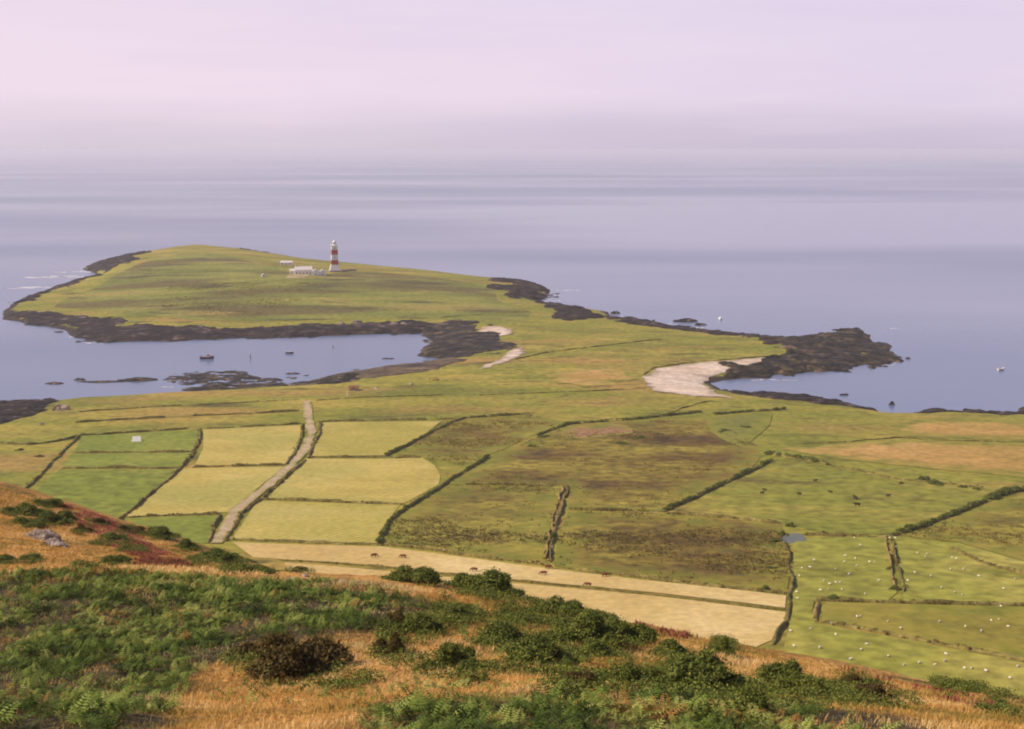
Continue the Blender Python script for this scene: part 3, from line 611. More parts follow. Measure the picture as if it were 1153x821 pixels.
# ------------------------------------------------------------------ field walls, banks and hedges
def resample(P, step):
    out = []
    for i in range(len(P)-1):
        a, b_ = np.array(P[i][:2]), np.array(P[i+1][:2]); n = max(1, int(np.linalg.norm(b_-a)/step))
        out += [a+(b_-a)*k/n for k in range(n)]
    out.append(np.array(P[-1][:2])); A = np.array(out)
    for _ in range(2):
        B = A.copy(); B[1:-1] = (A[:-2]+2*A[1:-1]+A[2:])/4; A = B
    return A
def bank(px, label, w=1.6, h=1.2, mat='wall', name='stone_wall', cat='wall', seed=0, leaves=0, lw=1.5, parent=None, group=None, grow=0.):
    A = resample(L3(px), 1.3); n = len(A)
    A = A+np.stack([.5*vnoise(np.arange(n)/6., np.zeros(n), seed+1), .5*vnoise(np.arange(n)/6., np.zeros(n), seed+2)], 1)
    t = np.gradient(A, axis=0) if n > 1 else np.array([[1, 0]]); t /= np.linalg.norm(t, axis=1)[:, None]+1e-9
    nr = np.stack([-t[:, 1], t[:, 0]], 1)
    prof = [(-.5,-.25),(-.40,.45),(-.24,.9),(0,1.),(.24,.9),(.40,.45),(.5,-.25)]; k = len(prof)
    rs = np.random.RandomState(seed+5); hv = h*np.clip(1+.55*vnoise(np.arange(n)/5., np.zeros(n), seed)+.3*vnoise(np.arange(n)/1.4, np.zeros(n), seed+8)-1.1*(vnoise(np.arange(n)/3.5, np.zeros(n), seed+6) > .72), .12, 2)
    wv = w*(1+.25*vnoise(np.arange(n)/5., np.zeros(n), seed+3))
    V = np.zeros((n, k, 3)); g = land(A[:, 0], A[:, 1])
    for q, (a, z) in enumerate(prof):
        jj = 1+.2*(rs.rand(n)-.5)
        V[:, q, :2] = A+nr*(a*wv*jj)[:, None]; V[:, q, 2] = g+hv*z+.12*(rs.rand(n)-.5)*(z > 0)
    for e in (0, -1): V[e, :, 2] = np.minimum(V[e, :, 2], g[e]+.1)
    i, j = np.meshgrid(np.arange(n-1), np.arange(k-1), indexing='ij'); q = (i*k+j).ravel()
    Fq = np.stack([q, q+1, q+k+1, q+k], 1)
    c = A.mean(0); c3 = np.array([c[0], c[1], float(land(c[0], c[1]))])
    if leaves:
        sel = rs.rand(n) < .9
        C = np.column_stack([A+nr*(rs.normal(0, .22*lw, n))[:, None], g+h*.75+.35*lw*rs.rand(n)])[sel]-c3
        R = (np.ones((len(C), 3))*np.array([1, 1, .75]))*(.35+.5*rs.rand(len(C), 1))*lw*(.6+.8*np.clip(.5+.9*vnoise(np.arange(n)/7., np.zeros(n), seed+9), 0, 1)[sel])[:, None]
        LV, LF, lt = leafcloud(C, R, int(len(C)*leaves), .34, seed)
        o = mesh_np('hedge', LV, LF, M['bush'], tint=lt); o.location = c3
        mesh_np('earth_bank', V.reshape(-1, 3)-c3, Fq, M[mat], o)
        return tag(o, label, 'hedge', group)
    o = mesh_np(name, V.reshape(-1, 3)-c3, Fq, M[mat]); o.location = c3
    if grow:
        sel = (rs.rand(n) < .75*grow) & (vnoise(np.arange(n)/7., np.zeros(n), seed+9) > -.25)
        if sel.sum() > 2:
            C = np.column_stack([A+nr*(rs.normal(0, .3*w, n))[:, None], g+h*(.25+.6*rs.rand(n))])[sel]-c3
            R = np.array([1, 1, .6])*(.25+.45*rs.rand(len(C), 1))*(.7+.3*grow)
            LV, LF, lt = leafcloud(C, R, len(C)*22, .3, seed+1)
            mesh_np('overgrowth', LV, LF, M['moor'], o, tint=lt)['kind'] = 'stuff'
    return tag(o, label, cat, group)
W = [
 ([(24,556),(56,524),(88,492)],'dark wall running up the left edge of the three stacked green fields'),
 ([(88,491),(150,487),(213,483)],'dark bank along the top of the green field that holds the white tent'),
 ([(83,510.5),(150,510),(217,509)],'low bank between the tent field and the narrow green strip below it'),
 ([(68,528),(120,527.5),(204,528)],'bank between the narrow green strip and the large green field next to the hillside'),
 ([(225,484),(224,500),(216,513),(204,528),(170,557),(133,587)],'long curved wall parting the three green fields from the two left hay fields'),
 ([(218,526.5),(252,525)],'shorter piece of the gapped wall between the two hay fields left of the track'),
 ([(261,525),(290,524.5),(321,524)],'longer piece of the gapped wall between the two hay fields left of the track, ending at the track'),
 ([(142,583),(200,580.5),(249,579)],'wall below the lower hay field left of the track, above the small bright green field'),
 ([(0,500),(32,501),(60,498),(90,492)],'wall running from the green fields towards the dark rocks at the left shore'),
 ([(230,483),(290,480),(340,477.5)],'wall along the top of the upper hay field left of the track'),
 ([(341,478),(338,499),(330,513),(321,524)],'curved wall on the left side of the track beside the upper hay field'),
 ([(361,476),(359,492),(350,510),(343,520),(320,541),(294,562)],'wall on the right side of the track, upper stretch down to the lowest hay field'),
 ([(294,563),(272,579),(262,595),(254,610)],'wall on the right side of the track, lowest stretch beside the last hay field'),
 ([(248,580),(242,592),(234,612)],'short wall on the left side of the track beside the small bright green field'),
 ([(360,475),(430,473.5),(512,472)],'wall along the top of the upper hay field right of the track'),
 ([(346,515.5),(400,515),(472,516)],'straight wall between the upper and middle hay fields right of the track'),
 ([(292,562.5),(370,565),(456,568.5)],'straight wall between the middle and lowest hay fields right of the track'),
 ([(258,608),(340,611),(430,614)],'bank along the bottom of the lowest hay field above the tan stubble'),
 ([(432,614),(530,626),(620,638)],'bank on the upper edge of the tan stubble strip, stretch left of the pale footway'),
 ([(640,641),(720,651),(800,660),(884,669)],'bank on the upper edge of the tan stubble strip, stretch towards the pond'),
 ([(318,631),(380,635),(440,640),(500,646),(570,654)],'thin bank between the two tan stubble strips, part at the left near the brown cows'),
 ([(572,654),(640,660),(740,671),(886,688)],'thin bank between the two tan stubble strips, long part ending at the right end wall'),
 ([(525,546),(570,546.5),(622,547.5)],'faint bank across the rough brown fields from the diagonal hedge to the pale footway'),
 ([(640,547),(634,568),(628,588),(622,612),(619,634)],'wall on the right of the pale footway through the rough fields'),
 ([(634,549),(628,570),(621,590),(615,630)],'wall on the left of the pale footway through the rough fields'),
 ([(642,574),(700,575.5),(750,577)],'faint wall across the rough fields from the pale footway to the diagonal hedge'),
 ([(750,578),(800,582),(880,590)],'dark wall from the foot of the diagonal hedge to the bushes by the pond'),
 ([(905,603),(930,603),(965,604),(1004,605)],'wall along the top of the sheep pasture from the pond'),
 ([(998,606),(1000,625),(1003,645),(1008,666)],'left one of the two close walls between the sheep pastures'),
 ([(1003,606),(1009,630),(1014,650),(1019,668)],'right one of the two close walls between the sheep pastures'),
 ([(885,614),(888,630),(891,650),(889,680),(885,703),(868,726)],'thick curved wall closing the right ends of the tan stubble strips'),
 ([(916,676),(1000,679),(1080,681),(1153,683),(1230,685)],'long wall along the bottom of both sheep pastures'),
 ([(920,680),(919,690),(917,700)],'short pale wall stub at the left end of the olive field below the sheep pasture'),
 ([(924,700),(1000,714),(1076,729),(1153,744),(1230,760)],'slanting wall under the olive field, lowest on the right of the plain'),
 ([(1068,618),(1095,628),(1120,639),(1160,649),(1230,660)],'dark bank across the rough green land right of the right sheep pasture'),
 ([(745,468),(765,461),(800,451)],'faint curved wall running up to the sand of the right cove'),
 ([(540,445),(600,443),(680,440),(727,437)],'straight wall from mid plain to the end of the sandy cove'),
 ([(580,405),(610,398),(650,393),(700,387),(745,382)],'wall crossing the neck of land behind the sandy cove'),
 ([(496,358),(540,354.5),(597,351)],'wall crossing the lighthouse island at its narrow right end'),
 ([(84,476),(150,472),(230,468),(300,465),(336,463)],'wall across the strip fields above the hay fields, left of the track head'),
 ([(90,464),(180,458),(300,452),(338,450)],'upper wall across the strip fields near the left bay'),
 ([(356,451),(400,448),(500,445)],'wall across the strip fields right of the track head towards mid plain'),
 ([(930,524),(970,531),(1010,540),(1060,544),(1105,550)],'low dark bank below the parched grass, right of the thick brown hedge'),
 ([(724,422),(737,414),(770,409),(806,406),(845,403),(888,400)],'low eroded turf bank curving round the top of the sandy cove'),
 ([(900,500),(960,497),(1012,493),(1090,497),(1160,498)],'faint bank dividing the two bands of parched orange grass'),
]
for i, (px, lb) in enumerate(W):
    far = px[0][1] < 470
    pale = lb.startswith(('short pale', 'left one', 'wall on the left of the pale'))
    faint = ('faint' in lb and 'rough' not in lb) or 'thin' in lb or far
    bank(px, lb, w=(1.0 if faint else (.8 if 'footway' in lb or 'two close' in lb else 1.25)), h=(.45 if faint else .8), grow=(.5 if faint else 1.), mat='wallp' if pale else ('wallg' if faint else 'wall'), name='earth_bank' if 'bank' in lb else 'stone_wall', cat='bank' if 'bank' in lb else 'wall', seed=40+i*11)
HG = [
 ([(426,612),(432,598),(441,585),(468,567),(500,546),(550,515)],'long curved dark hedge between the right hay fields and the rough brown fields',26,1.1),
 ([(434,513),(458,502),(482,489),(508,477),(524,471),(570,468),(602,466)],'curved hedge at the top right corner of the hay fields, bending along the rough land',22,1.1),
 ([(604,491),(622,484),(640,478),(720,472),(790,464)],'dark hedge running right across mid plain below the green field by the cove',22,1.2),
 ([(805,467),(845,464),(886,461)],'short dark hedge above the wet green hollow near the right cove',26,1.2),
 ([(748,576),(775,564),(806,549),(835,535),(868,520)],'straight diagonal hedge with a gap, pointing up to the thick brown hedge',26,1.4),
 ([(862,512),(895,516),(932,522)],'thick brown hedge at the top of the dark cattle pasture',34,1.7),
 ([(1005,603),(1030,596),(1060,585),(1085,575),(1112,564)],'hedge climbing right from the top corner of the sheep pastures to the big dark thicket',30,1.6),
 ([(1112,563),(1130,557),(1156,551),(1200,548)],'big dark thicket at the right edge of the plain',55,2.6),
]
for i, (px, lb, lv, lw) in enumerate(HG): bank(px, lb, w=1.8, h=.8, mat='wall', seed=900+i*19, leaves=lv*5, lw=lw*.72)
pf = patch('footway', [(634,548),(640,548),(634,568),(628,588),(620,632),(615,632),(621,590),(628,568)], M['wallp'], .26, 2.5)

# bushes in the plain
PB = [(1040,541,15,2.8,'round dark bush, largest of those on the dark bank above the cattle pasture'),(1054,545,22,2.4,'low wide dark bush beside the round one on the bank above the cattle pasture'),
 (1082,549,9,1.6,'small bush on the bank, midway between the wide low bush and the thicket'),(1100,552,9,1.5,'small bush on the bank nearest to the dark thicket'),(1015,545,8,1.3,'small brownish bush on the bank left of the round dark bush'),
 (883,604,12,3.0,'tall dark bush at the left end of the pond'),(870,610,16,1.8,'low green bush left of the pond'),(890,593,9,2.0,'dark bush at the wall end just above the pond'),(928,602,12,1.6,'small brown bush on the wall right of the pond'),
 (942,675,16,2.2,'dark bush on the long wall under the left sheep pasture'),(860,665,13,2.2,'dark bush at the upper edge of the tan stubble near its right end'),(621,608,13,3.0,'dark bush astride the lower end of the pale footway'),
 (616,624,9,1.8,'small dark bush at the foot of the pale footway'),(1008,664,11,2.0,'dark bush at the lower end of the two close walls'),(1001,642,8,1.6,'small dark bush halfway down the two close walls'),
 (720,494,16,1.6,'low dark bush in the rough land right of the bare reddish ground'),(702,500,20,1.4,'wide low bush just below the bare reddish ground'),(612,492,14,1.8,'dark bush where mid plain hedges meet'),(840,482,14,1.4,'bush in the wet green hollow nearest its dark hedge'),(815,486,18,1.4,'wide low bush at the left of the wet green hollow'),
 (600,503,12,1.5,'dark bush below the meeting of the mid plain hedges'),(932,524,5,1.6,'small upright bush at the right end of the thick brown hedge'),(45,514,11,.9,'low brown bush in the small field beside the left shore rocks'),(22,507,8,1.2,'small brown bush nearest to the left shore rocks'),
 (870,640,12,1.2,'low bush in the rough field left of the curved end wall')]
for i, (px, py, wp, h, lb) in enumerate(PB):
    p = L3([(px, py)])[0]; bush((p[0], p[1], p[2]-.05), wp*p[1]/F*1.15, h, lb, i, 'bushb' if 'brown' in lb else 'bush', 'bushes dotted over the plain', name='field_bush')

# low scrub texture over the rough fields (nobody could count it)
def tufts(poly_list, n, seed, hmin, hmax, wid, per, hf, mask=None):
    rs = np.random.RandomState(seed); out = []
    for P in poly_list:
        A = np.array(P)[:, :2]; x0, y0 = A.min(0); x1, y1 = A.max(0)
        k = n; qx = x0+(x1-x0)*rs.rand(k); qy = y0+(y1-y0)*rs.rand(k)
        ok = inside(qx, qy, P)
        if mask is not None: ok &= mask(qx, qy) > rs.rand(k)
        out.append(np.stack([qx[ok], qy[ok]], 1))
    return np.concatenate(out)
rough = [[tuple(p[:2]) for p in L3(px)] for nm, px, mk in fields if mk in ('scrub', 'scrubg')]+[[tuple(p[:2]) for p in L3(z)] for z in ([(190,322),(360,316),(372,328),(330,340),(300,356),(180,352)],)]
rs = np.random.RandomState(77)
q = tufts(rough, 9000, 77, 0, 0, 0, 0, land, lambda x, y: np.clip(.12+.2*(y > 850)+1.5*fbm(x/30, y/18, 91, 4), 0.02, 1))
C = np.column_stack([q, land(q[:, 0], q[:, 1])+.18]); k = 9
off = rs.normal(size=(len(C), k, 3))*np.array([.5,.5,.16]); p = (C[:, None]+off).reshape(-1, 3); p[:, 2] = np.maximum(p[:, 2], np.repeat(C[:, 2], k)-.1)
n = len(p); nv = rs.normal(size=(n, 3)); nv[:, 2] = np.abs(nv[:, 2])+.6; nv /= np.linalg.norm(nv, axis=1)[:, None]
a = np.cross(nv, rs.normal(size=(n, 3))); a /= np.linalg.norm(a, axis=1)[:, None]; b_ = np.cross(nv, a); s_ = (.13+.17*rs.rand(n))[:, None]
V = np.stack([p-a*s_, p-b_*s_*.8, p+a*s_, p+b_*s_*.8], 1).reshape(-1, 3)
tn = np.clip(.5+.8*fbm(C[:, 0]/40, C[:, 1]/40, 14, 2)+rs.normal(0, .15, len(C)), 0, 1)
stuff(mesh_np('scrub', V, np.arange(4*n).reshape(n, 4), M['moor'], tint=np.repeat(tn, 4*k)), 'low brown and olive scrub over the rough fields', 'scrub')

# ------------------------------------------------------------------ lighthouse and its buildings
g = L3([(377,306)])[0]
lz = float(land(g[0], g[1]))
lh = tag(empty('lighthouse', (g[0], g[1], lz-.8), .22), 'tall square lighthouse tower with red and white bands on the far island', 'lighthouse')
lh.scale = (.88,.88,.95)
K = 1/math.sqrt(2)
def sq(name, mat, a, b_, z0, z1, par=lh): mb = MB(); mb.frustum(a/K/2, b_/K/2, 4, z0, z1, math.pi/4); return mb.build(name, mat, par)
sq('plinth', M['greyst'], 13.5, 12.6, -1, 2.6); sq('batter', M['slate'], 11.2, 8.6, 2.6, 7.4)
tw = sq('tower', M['white'], 7.8, 6.2, 7.4, 26.6)
wd = lambda z: 7.8+(6.2-7.8)*(z-7.4)/19.2
for z0, z1 in ((8.2,12.9),(18.4,23.2)): sq('red_band', M['red'], wd(z0)+.12, wd(z1)+.12, z0, z1)
for zz in (10.5, 15.5, 20.8, 24.8):
    mb = MB(); y = -wd(zz)/2-.12; mb.box(-.45,.45,y-.03,y+.1,zz-.7,zz+.7); wn = mb.build('window', M['glass'], lh)
    mb = MB(); mb.box(-.6,.6,y-.2,y,zz-.9,zz-.7); mb.build('sill', M['white'], wn)
mb = MB(); y = -6.55; mb.box(-.7,.7,y-.15,y+.5,-.2,2.2); mb.build('door', M['red'], lh)
sq('cornice', M['white'], 6.4, 7.4, 26.6, 27.3)
sq('gallery', M['white'], 7.6, 7.6, 27.3, 27.6)
rl = MB()
for sx in (-1,1):
    for t_ in np.linspace(-3.6,3.6,9):
        rl.tube((sx*3.6,t_,27.6),(sx*3.6,t_,28.8),.05,n=5); rl.tube((t_,sx*3.6,27.6),(t_,sx*3.6,28.8),.05,n=5)
    for zz in (28.2,28.8): rl.tube((sx*3.6,-3.6,zz),(sx*3.6,3.6,zz),.05,n=5); rl.tube((-3.6,sx*3.6,zz),(3.6,sx*3.6,zz),.05,n=5)
rl.build('railing', M['metal'], lh)
mb = MB(); mb.frustum(2.1,2.1,12,27.6,29.0); ln = mb.build('lantern', M['white'], lh)
mb = MB(); mb.frustum(1.95,1.95,12,29.0,31.0); mb.build('lantern_glass', M['lglass'], ln)
mb = MB()
for i in range(12): a_ = 2*math.pi*i/12; mb.tube((2*math.cos(a_),2*math.sin(a_),29.0),(2*math.cos(a_),2*math.sin(a_),31.0),.07,n=4)
mb.build('glazing_bar', M['metal'], ln)
mb = MB(); mb.frustum(2.35,1.5,12,31.0,31.9); mb.frustum(1.5,.35,12,31.902,32.6); mb.frustum(.35,.3,8,32.602,33.1); mb.tube((0,0,33.1),(0,0,34.2),.06,n=5); mb.build('dome', M['white'], lh)

def house(px, py, wpx, dep, hw, hr, rz, label, roofm='slate', wins=3, chim=2, gable_front=False, wallm='whitew', name='cottage', cat='cottage'):
    p = L3([(px, py)])[0]; w = wpx*p[1]/F
    r = tag(empty(name, (p[0], p[1]+dep/2, float(land(p[0], p[1]+dep/2))-.3), rz), label, cat)
    mb = MB(); x = w/2; y = dep/2
    if not gable_front:
        mb.add([(-x,-y,-.6),(x,-y,-.6),(x,y,-.6),(-x,y,-.6),(-x,-y,hw),(x,-y,hw),(x,y,hw),(-x,y,hw),(-x,0,hw+hr),(x,0,hw+hr)],
            [(3,2,1,0),(0,1,5,4),(2,3,7,6),(1,2,6,9,5),(3,0,4,8,7)]); wl = mb.build('wall', M[wallm], r)
        mb = MB(); e = .35
        for sg in (-1, 1):
            q0 = hw-e*hr/y
            mb.add([(-x-e,sg*(y+e),q0+.03),(x+e,sg*(y+e),q0+.03),(x+e,0,hw+hr+.03),(-x-e,0,hw+hr+.03),(-x-e,sg*(y+e),q0+.25),(x+e,sg*(y+e),q0+.25),(x+e,0,hw+hr+.25),(-x-e,0,hw+hr+.25)],
               [(0,1,2,3),(7,6,5,4),(0,4,5,1),(1,5,6,2),(2,6,7,3),(3,7,4,0)])
    else:
        mb.add([(-x,-y,-.6),(x,-y,-.6),(x,y,-.6),(-x,y,-.6),(-x,-y,hw),(x,-y,hw),(x,y,hw),(-x,y,hw),(0,-y,hw+hr),(0,y,hw+hr)],
            [(3,2,1,0),(0,1,5,8,4),(2,3,7,9,6),(1,2,6,5),(3,0,4,7)]); wl = mb.build('wall', M[wallm], r)
        mb = MB(); e = .35
        for sg in (-1, 1):
            q0 = hw-e*hr/x
            mb.add([(sg*(x+e),-y-e,q0+.03),(sg*(x+e),y+e,q0+.03),(0,y+e,hw+hr+.03),(0,-y-e,hw+hr+.03),(sg*(x+e),-y-e,q0+.25),(sg*(x+e),y+e,q0+.25),(0,y+e,hw+hr+.25),(0,-y-e,hw+hr+.25)],
               [(0,1,2,3),(7,6,5,4),(0,4,5,1),(1,5,6,2),(2,6,7,3),(3,7,4,0)])
    rf = mb.build('roof', M[roofm], r)
    for i in range(chim):
        cx = (-x+.7 if i == 0 else x-.7) if not gable_front else 0; cy = 0 if not gable_front else y-.8
        mb = MB(); mb.box(cx-.45,cx+.45,cy-.35,cy+.35,hw+hr-.6,hw+hr+1.3); mb.box(cx-.55,cx+.55,cy-.45,cy+.45,hw+hr+1.302,hw+hr+1.45); mb.build('chimney', M['whitew'], rf)
    for i in range(wins):
        cx = -x+w*(i+.5)/wins
        if i == wins//2 and wins > 1:
            mb = MB(); mb.box(cx-.45,cx+.45,-y-.06,-y+.05,0,2.05); mb.build('door', M['wood'], r)
        else:
            mb = MB(); mb.box(cx-.5,cx+.5,-y-.05,-y+.05,1.0,2.2); wn = mb.build('window', M['glass'], r)
            mb = MB(); mb.box(cx-.65,cx+.65,-y-.15,-y-.002,.86,.998); mb.build('sill', M['white'], wn)
    return r
house(341,309,19,8,4.4,2.9,.18,'long white cottage with pale roof and chimneys, nearest the lighthouse on its left',wins=5)
house(355,310.5,7.5,6,4.0,2.2,.15,'small white building with gable to the front, left of the two between cottage and tower',wins=1,chim=0,gable_front=True)
house(363,310.5,7,6,3.8,2.0,.15,'small white gabled building touching the foot of the lighthouse tower',wins=1,chim=0,gable_front=True)
house(322,298.5,13,6,2.8,1.5,.1,'low white outbuilding standing alone on the skyline left of the lighthouse',wins=3,chim=0,wallm='whitew')
house(329,308.5,5.5,4,3.2,1.5,.1,'tiny pale shed at the left end of the long white cottage',wins=1,chim=0)
house(296.5,312,4.2,3,2.0,1.0,.3,'tiny white hut standing alone on the island grass left of the lighthouse buildings',wins=1,chim=0,gable_front=True,name='hut',cat='hut')
def lowwall(P, label, h=1.6, t=.5, mat='greyst'):
    A = L3(P); mb = MB()
    for i in range(len(A)-1):
        a_, b2 = A[i], A[i+1]; d = (b2-a_)[:2]; d /= np.linalg.norm(d); nn = np.array([-d[1], d[0]])*t/2; e = d*(.0 if i == 0 else t/2-.01)
        pts = [a_[:2]+nn+e, a_[:2]-nn+e, b2[:2]-nn+d*t/2, b2[:2]+nn+d*t/2]
        zz = [a_[2], a_[2], b2[2], b2[2]]
        mb.add([(q_[0], q_[1], z_-.5) for q_, z_ in zip(pts, zz)]+[(q_[0], q_[1], z_+h) for q_, z_ in zip(pts, zz)], [(3,2,1,0),(4,5,6,7),(0,1,5,4),(1,2,6,5),(2,3,7,6),(3,0,4,7)])
    o = mb.build('boundary_wall', M[mat]); return tag(o, label, 'wall')
lowwall([(385,306),(392,305.2),(401,305)],'low dark grey yard wall running right from the lighthouse foot')
lowwall([(326,311),(340,312),(352,312.5)],'low pale yard wall in front of the long white cottage',.9,.5,'track')

# boathouse and boulders on the left shore of the plain
house(398,440,9.5,4,1.5,1.0,-.05,'low boathouse with rusty red roof at the edge of the weedy tidal flat',roofm='rust',wins=1,chim=0,wallm='greyst',name='boathouse',cat='boathouse')
def post(px, py, h, r_, mat, label, name='post', cat='post', sea=False):
    p = on_z([(px, py)])[0] if sea else L3([(px, py)])[0]
    mb = MB(); mb.tube((0,0,-.5),(0,0,h),r_,r_*.85,7); mb.frustum(r_*1.3,r_*.5,7,h+.002,h+r_*1.5)
    o = mb.build(name, M[mat]); o.location = (p[0], p[1], p[2] if not sea else 0); return tag(o, label, cat)
post(391,446,2.2,.16,'white','slim white marker post in the grass in front of the boathouse')
post(282,404,2.4,.28,'hull','dark mooring marker standing in the bay between the two boats','mooring_marker','buoy',True)
post(375,392,1.5,.25,'hull','faint dark marker in the bay nearest the lighthouse shore','mooring_marker','buoy',True)
def boulder(px, py, wpx, hm, label, seed, mat='outcrop', hf=None, asp=.7, name='boulder', rz=0, group=None, sub=3, rough_=.45):
    p = (hf or L3)([(px, py)])[0]; w = wpx*p[1]/F
    bm = bmesh.new(); bmesh.ops.create_icosphere(bm, subdivisions=sub, radius=1)
    V = np.array([v.co[:] for v in bm.verts]); fs = [tuple(v.index for v in f.verts) for f in bm.faces]; bm.free()
    V *= (1+rough_*fbm(V[:, 0]*1.6+seed*5, V[:, 1]*1.6+V[:, 2]*1.1, seed, 4)+.18*np.floor((vnoise(V[:, 0]*3+seed, V[:, 1]*3+V[:, 2]*2, seed+2)+1)*2)/2)[:, None]
    V *= np.array([w/2, w/2*asp, hm]); V[:, 2] = np.maximum(V[:, 2], -.5*hm)
    o = mesh_np(name, V, fs, M[mat]); o.location = p; o.rotation_euler.z = rz; return tag(o, label, 'rock', group)
boulder(69,462,17,2.6,'big pale pinkish boulder on the dark rocks of the left shore',3,'sand',asp=.5,rz=.3)
boulder(47,478,5,.8,'small pale boulder at the inland edge of the left shore rocks',4,'outcrop')
boulder(488,428,12,1.3,'reddish boulder where the tidal flat meets the grass',5,'bare',asp=.6)
boulder(463,433,5,.8,'small pale boulder on the shingle left of the reddish boulder',6,'sand')
boulder(424,438,6,.8,'small pale boulder on the shingle right of the boathouse',8,'sand')
for i,(px,py,w_) in enumerate([(385,366,9),(402,364,11),(444,366,9),(455,366,8)]):
    boulder(px,py,w_,1.9,['pale rock face at the left end of the light patch on the dark lighthouse shore','widest pale rock face on the dark shore below the lighthouse','pale rock face right of the widest one on the dark lighthouse shore','pale rock face nearest the weedy head of the bay'][i],60+i,'outcrop',asp=.5)

# tent
p = L3([(154,497)])[0]; tz = p[2]
tn_ = tag(empty('tent', (p[0], p[1], tz), .25), 'small white ridge tent pitched in the upper green field', 'tent')
mb = MB(); mb.add([(-1.9,-1.5,0),(1.9,-1.5,0),(1.9,1.5,0),(-1.9,1.5,0),(-1.6,0,2.2),(1.6,0,2.2),(0,-1.5,0),(0,0,2.2)],[(0,6,7,4),(6,1,5,7),(2,3,4,5),(1,2,5),(3,0,4)]); mb.build('canvas', M['canvas'], tn_)
for x_ in (-1.62,1.62): mb = MB(); mb.tube((x_,0,0),(x_,0,2.3),.03); mb.build('pole', M['wood'], tn_)
mb = MB(); mb.add([(-1.98,-.5,.02),(-1.70,-.03,1.7),(-1.98,.5,.02),(-2.3,-.7,.02)],[(0,1,2),(0,3,1)]); mb.build('door_flap', M['canvas'], tn_)

# ------------------------------------------------------------------ boats
def boat(px, py, ln_, bw, hull, inner, rz, label, cabin=False):
    p = on_z([(px, py)])[0]
    r = tag(empty('boat', (p[0], p[1], 0), rz), label, 'boat')
    n = 15; V = []; prof = [(1.,1.),(.92,.55),(.55,.1),(0,-.15)]; hh = .28*bw+.5
    for i in range(n):
        t_ = i/(n-1)*2-1; wd_ = bw/2*(1-max(0, t_)**2.4)*(1-.25*max(0, -t_)**3); sh = hh*(1+.35*t_*t_*(1.2 if t_ > 0 else .4))
        row = [(t_*ln_/2, s_*a*wd_, sh*z if z > 0 else z*hh) for s_, a, z in [(-1, a, z) for a, z in prof]+[(1, a, z) for a, z in prof[-2::-1]]]
        V += row
    k = 7; fs = [(i*k+j, (i+1)*k+j, (i+1)*k+j+1, i*k+j+1) for i in range(n-1) for j in range(k-1)]+[tuple(range(k-1, -1, -1))]
    mesh_np('hull', np.array(V), fs, M[hull], r, True)
    D = [];
    for i in range(n): a_ = V[i*k]; b2 = V[i*k+k-1]; D += [(a_[0], a_[1]*.93, a_[2]*.8), (b2[0], b2[1]*.93, b2[2]*.8)]
    mesh_np('deck', np.array(D), [(2*i, 2*i+2, 2*i+3, 2*i+1) for i in range(n-1)], M[inner], r)
    mb = MB()
    for i in range(n-1):
        for s_ in (0, k-1): mb.tube(V[i*k+s_], V[(i+1)*k+s_], .07, n=5)
    mb.build('gunwale', M[inner], r)
    if cabin:
        mb = MB(); mb.box(-.02*ln_,.24*ln_,-.28*bw,.28*bw,hh*.7,hh+1.5); cb_ = mb.build('cabin', M['hullw'], r)
        mb = MB(); mb.box(.0*ln_,.22*ln_,-.283*bw,.283*bw,hh+.7,hh+1.25); mb.build('window', M['glass'], cb_)
        mb = MB(); mb.box(-.04*ln_,.26*ln_,-.31*bw,.31*bw,hh+1.502,hh+1.6); mb.build('roof', M[inner], cb_)
        mb = MB(); mb.tube((0,0,hh),(0,0,hh+3.2),.06); mb.build('mast', M['wood'], r)
    else:
        for q_ in (-.25,.1): mb = MB(); mb.box(q_*ln_-.15,q_*ln_+.15,-.42*bw,.42*bw,hh*.82,hh*.9); mb.build('thwart', M['wood'], r)
        mb = MB(); mb.box(-.5*ln_-.3,-.5*ln_-.02,-.18,.18,hh*.3,hh+.55); mb.build('outboard_motor', M['hullw'], r)
    return r
boat(233,404,8.6,3.0,'hull','deck',.15,'pinkish topped dark fishing boat moored in the left bay',True)
boat(326,398,5.2,2.0,'hull','hullw',-.2,'small open boat with white interior moored in the left bay')
boat(1127,417,5.0,2.0,'hullw','hullw',.5,'small white boat alone on the sea at the far right')
# ball buoy
p = on_z([(811,360)])[0]
r_ = tag(empty('buoy', (p[0], p[1], 0)), 'round white buoy floating off the isthmus rocks', 'buoy')
bm = bmesh.new(); bmesh.ops.create_uvsphere(bm, u_segments=16, v_segments=10, radius=1.5)
mesh_np('float', np.array([v.co[:] for v in bm.verts])*[1,1,.9]+[0,0,.7], [tuple(v.index for v in f.verts) for f in bm.faces], M['hullw'], r_, True); bm.free()
mb = MB(); mb.frustum(.3,.3,8,1.95,2.4); mb.tube((0,0,2.4),(0,0,2.9),.08); mb.build('ring_mount', M['metal'], r_)

